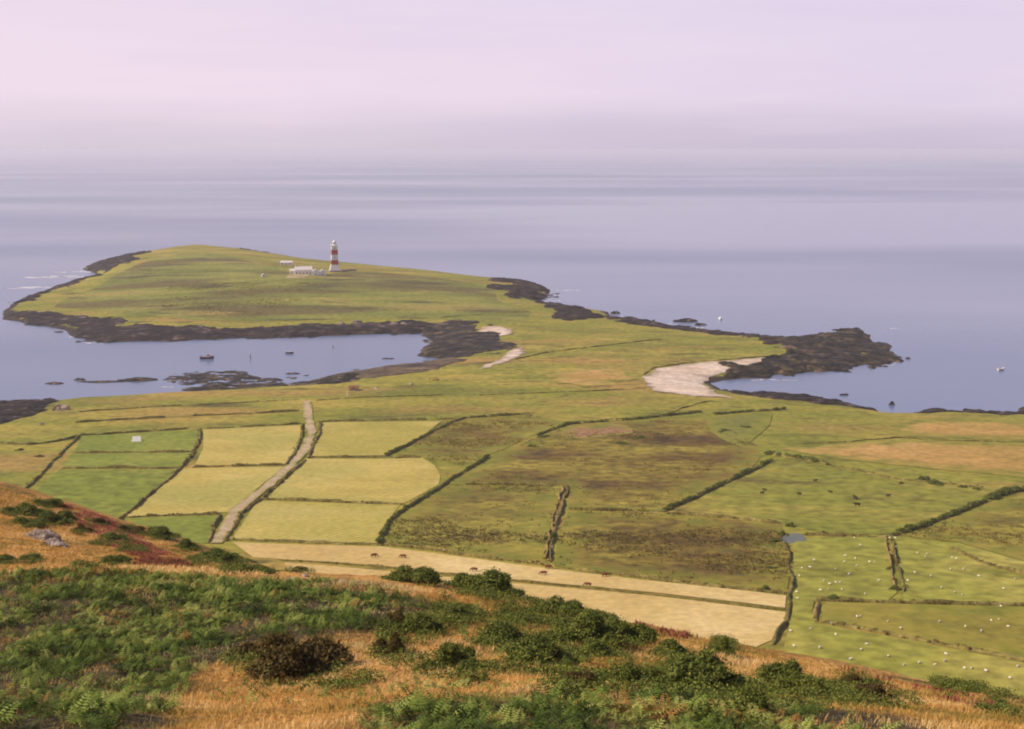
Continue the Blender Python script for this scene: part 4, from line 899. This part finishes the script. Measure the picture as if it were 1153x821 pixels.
# ------------------------------------------------------------------ animals: one continuous skinned body each
def skin_body(name, joints, edges, mat, sub=1):
    me = bpy.data.meshes.new(name+'_skeleton'); me.from_pydata([j[:3] for j in joints], edges, [])
    o = bpy.data.objects.new(name+'_skeleton', me); COL.objects.link(o)
    md = o.modifiers.new('skin', 'SKIN'); md.use_smooth_shade = True
    for i, j in enumerate(joints):
        sv = me.skin_vertices[0].data[i]; sv.radius = (j[3], j[3] if len(j) < 5 else j[4]); sv.use_root = (i == 0)
    sb = o.modifiers.new('sub', 'SUBSURF'); sb.levels = sub; sb.render_levels = sub
    dg = bpy.context.evaluated_depsgraph_get(); me2 = bpy.data.meshes.new_from_object(o.evaluated_get(dg)); me2.name = name
    bpy.data.objects.remove(o); me2.materials.clear(); me2.materials.append(mat)
    return me2
def quad(L_, hb, rb, rl, neck, head, graze):
    # spine from rump to chest (y forward), neck and head, four legs with hock and knee, tail
    hz_ = (.12 if graze else hb*1.12)
    J = [(0,-L_*.32,hb,rb*.86),(0,-L_*.05,hb-.01,rb),(0,L_*.28,hb,rb*.9),(0,L_*.28+neck*.5,hb+(.0 if graze else .18),rb*.5),
         (0,L_*.28+neck*.95,(hb*.45 if graze else hb*1.22),rb*.34),(0,L_*.28+neck*.95+head*.75,(hb*.18 if graze else hb*1.08),rb*.22),
         (0,-L_*.46,hb*.98,rb*.4),(0,-L_*.52,hb*.6,rb*.09)]
    E = [(0,1),(1,2),(2,3),(3,4),(4,5),(0,6),(6,7)]
    for sx in (-1, 1):
        b0 = len(J); x = sx*rb*.55
        J += [(x,-L_*.33,hb*.66,rl*1.9),(x,-L_*.28,hb*.42,rl*1.2),(x,-L_*.37,hb*.24,rl*.8),(x,-L_*.33,.02,rl*.8)]; E += [(0,b0),(b0,b0+1),(b0+1,b0+2),(b0+2,b0+3)]
        b0 = len(J); J += [(x,L_*.27,hb*.62,rl*1.6),(x,L_*.26,hb*.33,rl*.95),(x,L_*.27,.02,rl*.8)]; E += [(2,b0),(b0,b0+1),(b0+1,b0+2)]
        b0 = len(J); J += [(sx*rb*.55, J[4][1]+.02, J[4][2]+.03, rb*.12)]; E += [(4,b0)]
    return J, E
ME_SHEEP = skin_body('sheep', *quad(1.15,.56,.33,.055,.32,.24,True), M['wool'])
ME_SHEEP2 = skin_body('sheep', *quad(1.15,.58,.33,.055,.32,.24,False), M['wool'])
ME_COW = skin_body('cow', *quad(2.1,1.02,.46,.085,.7,.5,True), M['hide'])
ME_COW2 = skin_body('cow', *quad(2.1,1.05,.46,.085,.65,.5,False), M['hided'])
def animal(me, name, px, py, label, cat, group, rz, sc=1., hf=L3):
    p = hf([(px, py)])[0]; o = bpy.data.objects.new(name, me); COL.objects.link(o)
    o.location = p+np.array([0, 0, .14]); o.rotation_euler.z = rz; o.scale = (sc, sc, sc); return tag(o, label, cat, group)
RC = [(453,629,'red brown cow on the upper tan strip, left one of the pair near its left half',1.4),(421,628,'red brown cow at the far left end of the upper tan strip',-1.2),(612,648,'red brown cow on the tan strip just below the foot of the pale footway',1.6),
      (617,641,'red brown cow on the very upper edge of the tan strip beside the pale footway',-1.5),(662,661,'red brown cow beside the thin bank between the two tan strips',1.3),(681,650,'red brown cow on the upper edge of the tan strip, farthest right of the herd',-1.3),(534,644,'red brown cow just above the gorse on the crest',1.5)]
RC[0] = (454,629,'red brown cow on the upper tan strip, third from the left end',1.4)
for px, py, lb, rz in RC: animal(ME_COW, 'cow', px, py, lb, 'cow', 'red brown cattle on the tan stubble', rz, .85)
DC = [(861,553.5,'dark cow nearest the diagonal hedge',1.4),(858,557,'dark cow just below the one nearest the diagonal hedge',-1.4),(900,558,'dark cow alone in the left middle of the cattle pasture',1.6),(918,543,'dark cow closest to the thick brown hedge',-1.5),(965,571,'large dark cow in the middle of the cattle pasture',1.5),(963,563,'dark cow directly above the large one in mid pasture',.4),(1000,560,'dark cow on the right side of the cattle pasture',-1.6),(935,556,'dark cow between the lone left one and the mid pasture pair',1.2)]
for px, py, lb, rz in DC: animal(ME_COW2, 'cow', px, py, lb, 'cow', 'dark cattle in the green pasture above the pond', rz, 1.0 if 'large' in lb else .7)
SH = {
 'pasture left of the two close walls':[(917,632),(952,627),(963,630),(951,634),(965,638),(979,634),(985,634),(941,642),(928,655),(934,659),(941,657),(946,657),(933,665),(924,666),(974,670),(962,607),(969,615),(903,641),(900,650),(912,640),(990,655),(956,648),(948,665)],
 'pasture right of the two close walls':[(1033,624),(1042,628),(1044,625),(1072,629),(1077,630),(1070,642),(1085,642),(1102,650),(1060,663),(1075,668),(1084,671),(1022,655),(1030,646),(1143,653),(1009,617),(1002,607),(1008,607),(1115,636),(1048,650),(1130,664)],
 'olive field under the long wall':[(965,696),(969,695),(1000,701),(1014,709),(1116,700),(1125,699),(1135,707),(1087,707),(1127,684),(1098,681),(1058,701),(1105,712)],
 'lowest grass between the slanting wall and the hill':[(936,704),(913,709),(941,716),(923,731),(970,733),(976,727),(958,744),(1018,750),(1053,750),(1064,746),(1086,754),(1094,754),(894,729),(897,668),(898,675),(1035,748),(1065,738),(1110,757),(1137,765),(1146,752),(1000,740),(890,712)],
}
rs = np.random.RandomState(5)
for k_, L_ in SH.items():
    for i, (px, py) in enumerate(L_):
        animal(ME_SHEEP if i % 3 else ME_SHEEP2, 'sheep', px, py, 'small white sheep grazing in the '+k_, 'sheep', 'sheep in the '+k_, rs.rand()*6.28, (.52+.16*rs.rand()))

# ------------------------------------------------------------------ foreground hill vegetation
def zone(px): return [tuple(p[:2]) for p in H3(px)]
BR_Z = [zone([(-60,642),(100,643),(300,651),(380,652),(450,668),(500,684),(470,702),(410,716),(380,730),(300,728),(250,742),(212,768),(195,800),(190,880),(-60,880)]),
        zone([(405,880),(412,803),(440,786),(482,789),(535,787),(600,781),(652,792),(704,778),(760,770),(822,786),(900,792),(960,800),(1030,812),(1060,880)])]
BR_S = [zone([(440,665),(520,680),(640,720),(700,730),(900,760),(1030,805),(1000,840),(400,800),(230,800),(280,735),(420,715)])]
HE_Z = [zone([(68,566),(110,580),(150,598),(215,636),(200,642),(150,626),(105,604),(70,575)]),zone([(715,700),(745,706),(775,716),(760,720),(720,708)]),zone([(900,742),(1000,766),(1080,781),(1120,796),(1060,793),(980,776),(920,758)]),zone([(345,652),(385,653),(380,660),(345,659)])]
def frondmesh(q, seed, hmin, hmax, npin, name, label):
    """bracken: arching stalk with paired tapering leaflets"""
    rs = np.random.RandomState(seed); n = len(q)
    z = hill(q[:, 0], q[:, 1])
    az = rs.rand(n)*6.283; lean = .35+.75*rs.rand(n); L_ = hmin+(hmax-hmin)*rs.rand(n)
    L_ *= 1+.30*fbm(q[:, 0]/2.5, q[:, 1]/2.5, 31, 2)+.55*fbm(q[:, 0]/.85, q[:, 1]/.85, 32, 2)
    dx, dy = np.cos(az), np.sin(az); sx, sy = -dy, dx
    tt = np.linspace(.28, 1, npin+1)
    def spine(t):
        u = t*L_; out_ = u*np.sin(lean*t*1.15); up = u*np.cos(lean*t*1.15)*.92
        return np.stack([q[:, 0]+dx*out_, q[:, 1]+dy*out_, z+up-.03], 1)
    base = np.stack([q[:, 0], q[:, 1], z-.05], 1)
    quads = []
    wv = np.array([0,0,1.])
    S3 = np.stack([sx, sy, np.zeros(n)], 1)
    for i in range(npin):
        a = spine(tt[i]); b_ = spine(min(1, tt[i]+.6*(tt[1]-tt[0]))); d = b_-a
        wlen = (L_*(.34*(1-(i/npin))**.8+.035))[:, None]
        for sg in (-1, 1):
            drop = np.stack([np.zeros(n), np.zeros(n), -(.06+.22*rs.rand(n))*wlen[:, 0]], 1)
            tip = a+d*1.5+S3*sg*wlen+drop+rs.normal(size=(n, 3))*.012
            mid = a+S3*sg*wlen*.45+d*.2
            quads.append(np.stack([a, mid-d*.35, tip, mid+d*1.0], 1))
    st = spine(.3)
    quads.append(np.stack([base-S3*.006, base+S3*.006, st+S3*.004, st-S3*.004], 1))
    V = np.stack(quads, 1).reshape(-1, 3); m = n*len(quads)
    t0 = np.clip(.45+.5*fbm(q[:, 0]/3, q[:, 1]/3, 33, 3)+.7*fbm(q[:, 0]/.7, q[:, 1]/.7, 34, 2)+rs.normal(0, .14, n), 0, 1)
    o = mesh_np(name, V, np.arange(4*m).reshape(m, 4), M['bracken'], tint=np.repeat(t0, 4*len(quads)))
    return stuff(o, label, 'bracken')
def edge(x, y, polys, soft=2.5, amp=3.0, k=.35):
    d = np.full(len(x), -1e9)
    for P in polys: d = np.maximum(d, sdist(x, y, P))
    return np.clip((d+amp*fbm(x*k, y*k, 88, 3))/soft, 0, 1)
def sample(polys, dens, seed, mask=None):
    rs = np.random.RandomState(seed); o = []
    for P in polys:
        A = np.array(P); x0, y0 = A.min(0); x1, y1 = A.max(0); k = int((x1-x0)*(y1-y0)*dens)
        x = x0+(x1-x0)*rs.rand(k); y = y0+(y1-y0)*rs.rand(k); ok = inside(x, y, P)
        if mask is not None: ok &= mask(x, y) > rs.rand(k)
        o.append(np.stack([x[ok], y[ok]], 1))
    return np.concatenate(o)
q = sample(BR_Z, 36, 1, lambda x, y: edge(x, y, BR_Z)*np.clip(.8+1.6*fbm(x/2.4, y/2.4, 61, 3)+1.5*fbm(x/.85, y/.85, 32, 2), .04, 1))
frondmesh(q, 2, .22, .52, 8, 'bracken', 'dense green bracken covering the near hillside')
q = sample(BR_S, 9, 3, lambda x, y: np.clip(-.12+2.2*fbm(x/3.5, y/3.5, 62, 3), 0, 1))
frondmesh(q, 4, .2, .42, 6, 'bracken', 'loose scattered bracken among the dry grass of the hill')

def grassmesh(q, seed, hmin, hmax, blades, wid, name, label, mat='dry', spread=.16, z_f=hill, tbias=0.):
    rs = np.random.RandomState(seed); n = len(q)
    Q = np.repeat(q, blades, 0)+rs.normal(size=(n*blades, 2))*spread; m = len(Q); z = z_f(Q[:, 0], Q[:, 1])
    az = rs.rand(m)*6.283; h = (hmin+(hmax-hmin)*rs.rand(m))*np.repeat(.7+.6*rs.rand(n), blades); ln_ = h*(.25+.55*rs.rand(m))
    d = np.stack([np.cos(az), np.sin(az), 0*az], 1); s_ = np.stack([-d[:, 1], d[:, 0], 0*az], 1)*(wid*(.6+.8*rs.rand(m)))[:, None]
    b0 = np.column_stack([Q, z-.03]); m1 = b0+d*(ln_*.35)[:, None]; m1[:, 2] += h*.62; tp = b0+d*ln_[:, None]; tp[:, 2] += h
    V = np.stack([b0-s_, b0+s_, m1+s_*.8, m1-s_*.8, tp], 1).reshape(-1, 3); k = np.arange(m)*5
    F3 = np.concatenate([np.stack([k, k+1, k+2], 1), np.stack([k, k+2, k+3], 1), np.stack([k+3, k+2, k+4], 1)])
    t0 = np.clip(.5+tbias+.95*fbm(q[:, 0]/4.5, q[:, 1]/4.5, 35, 4)+rs.normal(0, .1, n), 0, 1)
    o = mesh_np(name, V, F3, M[mat], tint=np.repeat(np.clip(np.repeat(t0, blades)+rs.normal(0, .12, m), 0, 1), 5))
    return stuff(o, label, 'grass')
hm_ = bpy.data.objects['hillside'].data; hv_ = np.zeros(len(hm_.vertices)*3, np.float32); hm_.vertices.foreach_get('co', hv_); hv_ = hv_.reshape(-1, 3)
lt_ = np.zeros(len(hv_))
for P_ in BR_Z: lt_ = np.maximum(lt_, np.clip(.5+(sdist(hv_[:, 0], hv_[:, 1], P_)+1.5*fbm(hv_[:, 0]/2, hv_[:, 1]/2, 63, 3))/1.6, 0, 1))
hm_.attributes.new('litter', 'FLOAT', 'POINT').data.foreach_set('value', lt_.astype(np.float32))
near_all = zone([(-260,642),(300,655),(420,660),(520,672),(600,684),(700,708),(850,733),(1000,767),(1153,795),(1250,815),(1400,850),(1400,900),(-260,900)])
spur = zone([(-120,560),(0,548),(60,564),(130,587),(200,612),(250,632),(300,652),(360,668),(200,662),(0,655),(-120,650)])
def nobr(x, y):
    r = np.ones(len(x))
    for P in BR_Z: r = np.where(inside(x, y, P), .25, r)
    return r
q = sample([near_all], 20, 8, nobr)
grassmesh(q, 9, .06, .17, 13, .007, 'grass', 'dry orange grass over the open parts of the near hillside')
q = sample([spur], 6, 10)
grassmesh(q, 11, .09, .22, 9, .018, 'grass', 'dry orange and olive grass over the left spur of the hill', tbias=-.14)
crest = zone([(300,652),(420,655),(520,666),(620,682),(700,704),(850,731),(1000,765),(1153,792),(1300,822),(1200,830),(1000,784),(850,750),(700,722),(520,684),(400,670),(300,665)])
grassmesh(sample([crest], 7, 12), 13, .10, .24, 10, .008, 'grass', 'taller dry grass along the crest of the hill', tbias=.05)
q = np.concatenate([sample(HE_Z[:1], 13, 14, lambda x, y: np.clip(.95+1.8*fbm(x/2.5, y/2.5, 71, 2), 0, 1)), sample(HE_Z[1:], 6, 15, lambda x, y: np.clip(.35+1.8*fbm(x/2, y/2, 72, 3), 0, 1))])
_ = (HE_Z, 14, 14, lambda x, y: 0)
o = grassmesh(q, 15, .10, .26, 14, .028, 'heather', 'red purple heather patches on the hillside', 'heather', .16); o['category'] = 'heather'

# gorse on the near hill: (px, py of foot, width px, height px, kind)
GB = [(462,657,62,22,0,'bush','dark gorse on the crest, farthest left of the crest clump against the tan field'),(505,656,66,26,1,'bush','rounded gorse in the middle of the crest clump against the tan field'),(548,668,70,27,2,'bush','gorse at the right end of the crest clump with its shaded side outward'),(582,672,50,20,3,'bush','low gorse trailing right from the crest clump'),
 (630,697,62,28,1,'bush','pointed dark gorse standing on the crest left of the pink heather'),(655,702,46,22,0,'bush','gorse tucked behind the pointed crest gorse'),(692,720,60,30,2,'bush','dark gorse at the edge of the pink heather, nearest the tan field'),(655,728,80,36,3,'bush','wide gorse in the centre of the right clump'),(610,748,84,36,0,'bush','broad olive gorse at the lower left of the right clump'),(668,740,54,28,1,'bush','deeply shaded gorse at the lower right of the right clump'),
 (570,725,66,26,2,'bush','oval green gorse standing clear in the dry grass left of the right clump'),(505,752,62,34,3,'bush','dark gorse standing alone in the middle of the dry grass'),(530,757,40,18,1,'bush','low gorse attached to the right of the lone dark one'),(462,714,52,28,0,'bush','dark gorse at the edge of the main bracken, under the crest clump'),(448,708,36,22,2,'bushb','brownish gorse leaning against the dark one at the bracken edge'),(512,695,46,18,1,'bush','flat low gorse between the crest clump and the oval one'),(578,697,34,16,3,'bush','small dark gorse just under the crest clump right end'),
 (332,764,112,50,0,'bushb','large rusty brown gorse with dark right side in the dry grass'),(300,742,70,30,2,'bushb','rusty gorse behind the large rusty brown one'),(437,738,34,26,1,'bushb','small reddish brown shrub at the bracken edge'),
 (795,780,104,50,0,'bush','large dark round gorse, biggest at the lower right'),(758,770,66,34,2,'bush','olive gorse joined to the left of the biggest lower right gorse'),(714,770,68,30,3,'bush','low gorse in a hollow left of the biggest lower right gorse'),(813,737,24,20,1,'bush','small conical gorse on the right crest'),(885,775,70,34,1,'bush','olive gorse right of the biggest lower right gorse, near the crest'),(905,785,60,34,3,'bush','dark gorse in front of the olive one on the right crest'),(835,808,80,40,2,'bush','dark gorse rising from the bracken at the lower right'),(765,742,50,20,0,'bush','low gorse on the crest slope left of the small conical one'),
 (985,788,60,20,1,'bushb','low rusty gorse on the far right slope above the bracken'),(1078,774,40,9,3,'bush','flat green gorse at the far right, against the lowest sheep field'),(1125,796,34,9,0,'bush','low gorse farthest right, on the dry slope below the last heather'),(650,775,46,20,1,'bushb','low brown gorse in the dry grass below the right clump'),(960,775,44,18,2,'bushb','small rusty bush on the crest beside the right heather streak')]
for i, (px, py, w_, h_, v, kd, lb) in enumerate(GB):
    p = H3([(px, py)])[0]; k = p[1]/F
    bush((p[0], p[1]+w_*k*.25, float(hill(p[0], p[1]+w_*k*.25))-.05), w_*k*1.22, h_*k*1.4, lb, i, kd, 'gorse bushes on the near hillside', rz=v*1.9+i)
# spur bushes
SB = [(22,577,36,16,'bush','dark gorse at the left edge of the far spur'),(58,588,34,16,'bush','dark gorse in the middle left of the far spur'),(30,590,30,10,'bush','low gorse between the two dark ones on the far spur'),(50,568,30,12,'bush','dark gorse on the skyline at the top left of the far spur'),(72,583,26,14,'bush','dark gorse just left of the heather at its top'),(92,598,20,10,'bushb','brown gorse in the upper heather of the far spur'),(126,610,40,10,'bush','long dark gorse between the two heather tongues'),(148,620,26,9,'bush','gorse at the lower end of the long dark one'),(128,634,30,16,'bush','round olive gorse on dry grass above the main bracken'),(176,604,34,14,'bush','dark gorse on the skyline where the small green field begins'),(205,618,30,12,'bush','gorse on the skyline right of the heather'),(245,632,56,16,'bush','wide gorse on the skyline at the right end of the spur'),(280,643,44,14,'bush','low gorse at the end of the spur against the tan field'),(336,644,22,7,'bushb','dark twiggy bush at the left end of the tan strips'),(95,638,18,8,'bushb','small brown bush at the foot of the spur dry grass'),(32,630,26,8,'bush','flat gorse at the foot of the left spur'),(5,632,30,10,'bush','gorse at the far left where spur meets bracken'),(108,590,22,9,'bushb','brown gorse on the skyline above the heather'),(145,598,26,9,'bushb','rusty bush on the skyline in mid spur')]
for i, (px, py, w_, h_, kd, lb) in enumerate(SB):
    p = H3([(px, py)])[0]; k = p[1]/F
    bush((p[0], p[1], p[2]-.1), w_*k*1.25, h_*k*1.3, lb, i+1, kd, 'gorse bushes on the far spur', rz=i*1.3)
lowz = [zone([(px-w_*.75,py+5),(px-w_*.5,py-12),(px,py-16),(px+w_*.6,py-10),(px+w_*.85,py+4),(px+w_*.4,py+14),(px-w_*.4,py+14)]) for px,py,w_,h_,v,kd,lb in GB if py > 665]
lowz += [zone([(px-w_*.7,py+3),(px-w_*.4,py-5),(px+w_*.4,py-5),(px+w_*.8,py+3),(px,py+6)]) for px,py,w_,h_,kd,lb in SB]
q = sample(lowz, 26, 91, lambda x, y: np.clip(.42+1.8*fbm(x/1.6, y/1.6, 92, 3), 0, 1))
LC = np.column_stack([q, hill(q[:, 0], q[:, 1])+.06]); LR = np.array([.22,.22,.19])*(.6+1.1*np.random.RandomState(4).rand(len(q), 1))
LV, LF, lt = leafcloud(LC, LR, len(q)*22, .055, 93)
stuff(mesh_np('undergrowth', LV, LF, M['bush'], tint=lt), 'low straggling gorse growth between the bushes of the hill', 'undergrowth')
boulder(50,607,36,.75,'weathered pinkish grey rock outcrop on the far spur',11,'outcrop',H3,.5,'rock_outcrop',-.35,sub=4)
boulder(62,614,30,.5,'low dark shelf of rock at the foot of the pinkish outcrop',12,'outcrop',H3,.4,'rock_outcrop',-.4,sub=4)
boulder(344,650,8,.16,'white stone beside the heather at the crest, the brighter of the pair',13,'sand',H3,.8)
boulder(330,653,13,.12,'flat pale stone at the crest left of the brighter white one',14,'sand',H3,.6)

# ------------------------------------------------------------------ light
EL, AZ = math.radians(40), math.radians(-100)   # azimuth from the view direction, negative = from the left
sv = Vector((math.sin(AZ)*math.cos(EL), math.cos(AZ)*math.cos(EL), math.sin(EL)))
sl = bpy.data.lights.new('sun', 'SUN'); sl.energy = 5.0; sl.angle = math.radians(.5); sl.color = (1,.87,.68)
so = bpy.data.objects.new('sun', sl); COL.objects.link(so); so.rotation_euler = sv.to_track_quat('Z', 'Y').to_euler(); so.location = (-100, -20, 300)
wd_ = bpy.data.worlds.new('World'); S.world = wd_; wd_.use_nodes = True; N = wd_.node_tree.nodes; L = wd_.node_tree.links
sk = N.new('ShaderNodeTexSky'); sk.sky_type = 'NISHITA'; sk.sun_disc = False; sk.sun_elevation = EL; sk.sun_rotation = AZ
sk.altitude = 100; sk.air_density = 1.0; sk.dust_density = 1.0; sk.ozone_density = 1.0
bg = N['Background']; bg.inputs['Strength'].default_value = .12
# a bright band of sea haze low in the sky, thinning out upwards into the clear sky
tc = N.new('ShaderNodeTexCoord'); sx = N.new('ShaderNodeSeparateXYZ'); L.new(tc.outputs['Generated'], sx.inputs[0])
asn = N.new('ShaderNodeMath'); asn.operation = 'ARCSINE'; L.new(sx.outputs[2], asn.inputs[0])
deg = N.new('ShaderNodeMath'); deg.operation = 'MULTIPLY'; deg.inputs[1].default_value = 180/math.pi; L.new(asn.outputs[0], deg.inputs[0])
def mrange(src, a, b_, c=0., d=1., smooth=True):
    q = N.new('ShaderNodeMapRange'); q.interpolation_type = 'SMOOTHSTEP' if smooth else 'LINEAR'
    for i, v in zip((1,2,3,4), (a,b_,c,d)): q.inputs[i].default_value = v
    L.new(src, q.inputs[0]); return q.outputs[0]
def mixc(f, a, b_):
    q = N.new('ShaderNodeMix'); q.data_type = 'RGBA'
    for i, v in ((0,f),(6,a),(7,b_)):
        if hasattr(v, 'links'): L.new(v, q.inputs[i])
        else: q.inputs[i].default_value = (*v, 1) if isinstance(v, tuple) else v
    return q.outputs[2]
BGS = .12
def lin(r, g, b_): return tuple((((c/255+.055)/1.055)**2.4)/BGS for c in (r, g, b_))
side = mrange(sx.outputs[0], -.35, .38)
low = mixc(side, lin(215,202,216), lin(201,191,211))
mid = mixc(side, lin(240,222,236), lin(229,214,234))
hi = mixc(side, lin(232,217,236), lin(224,212,236))
mpn = N.new('ShaderNodeMapping'); mpn.inputs['Scale'].default_value = (2.5,2.5,22); L.new(tc.outputs['Generated'], mpn.inputs[0])
nz = N.new('ShaderNodeTexNoise'); nz.inputs['Scale'].default_value = 1.6; nz.inputs['Detail'].default_value = 5; L.new(mpn.outputs[0], nz.inputs['Vector'])
jit = N.new('ShaderNodeMath'); jit.operation = 'MULTIPLY_ADD'; jit.inputs[1].default_value = 2.2; L.new(nz.outputs['Fac'], jit.inputs[0])
jm = N.new('ShaderNodeMath'); jm.operation = 'SUBTRACT'; jm.inputs[1].default_value = 1.1; L.new(deg.outputs[0], jm.inputs[0]); L.new(jm.outputs[0], jit.inputs[2])
veil = mixc(mrange(jit.outputs[0], -.3, 2.8), low, mid)
veil = mixc(mrange(jit.outputs[0], 2.6, 7.5), veil, hi)
mpc = N.new('ShaderNodeMapping'); mpc.inputs['Scale'].default_value = (3.2,3.2,30); mpc.inputs['Location'].default_value = (3,1,0); L.new(tc.outputs['Generated'], mpc.inputs[0])
nc = N.new('ShaderNodeTexNoise'); nc.inputs['Scale'].default_value = 1.3; nc.inputs['Detail'].default_value = 7; nc.inputs['Roughness'].default_value = .6; L.new(mpc.outputs[0], nc.inputs['Vector'])
veil = mixc(mrange(nc.outputs['Fac'], .45, .72, 0, .14), veil, lin(208,197,226))
veil = mixc(mrange(nc.outputs['Fac'], .55, .30, 0, .12), veil, lin(247,230,238))
skt = N.new('ShaderNodeMix'); skt.data_type = 'RGBA'; skt.blend_type = 'MULTIPLY'; skt.inputs[0].default_value = 1; skt.inputs[7].default_value = (1.0,.90,.94,1)
L.new(sk.outputs[0], skt.inputs[6])
fin = mixc(mrange(deg.outputs[0], 6.8, 16, 1, .05), skt.outputs[2], veil)
L.new(fin, bg.inputs['Color']); bg.inputs['Strength'].default_value = BGS
S.view_settings.view_transform = 'Standard'; S.view_settings.look = 'None'; S.view_settings.gamma = 1; S.view_settings.exposure = 0
S.cycles.filter_width = 2.0
S.cycles.volume_bounces = 1; S.cycles.max_bounces = 6; S.cycles.transparent_max_bounces = 8
S.cycles.use_denoising = True
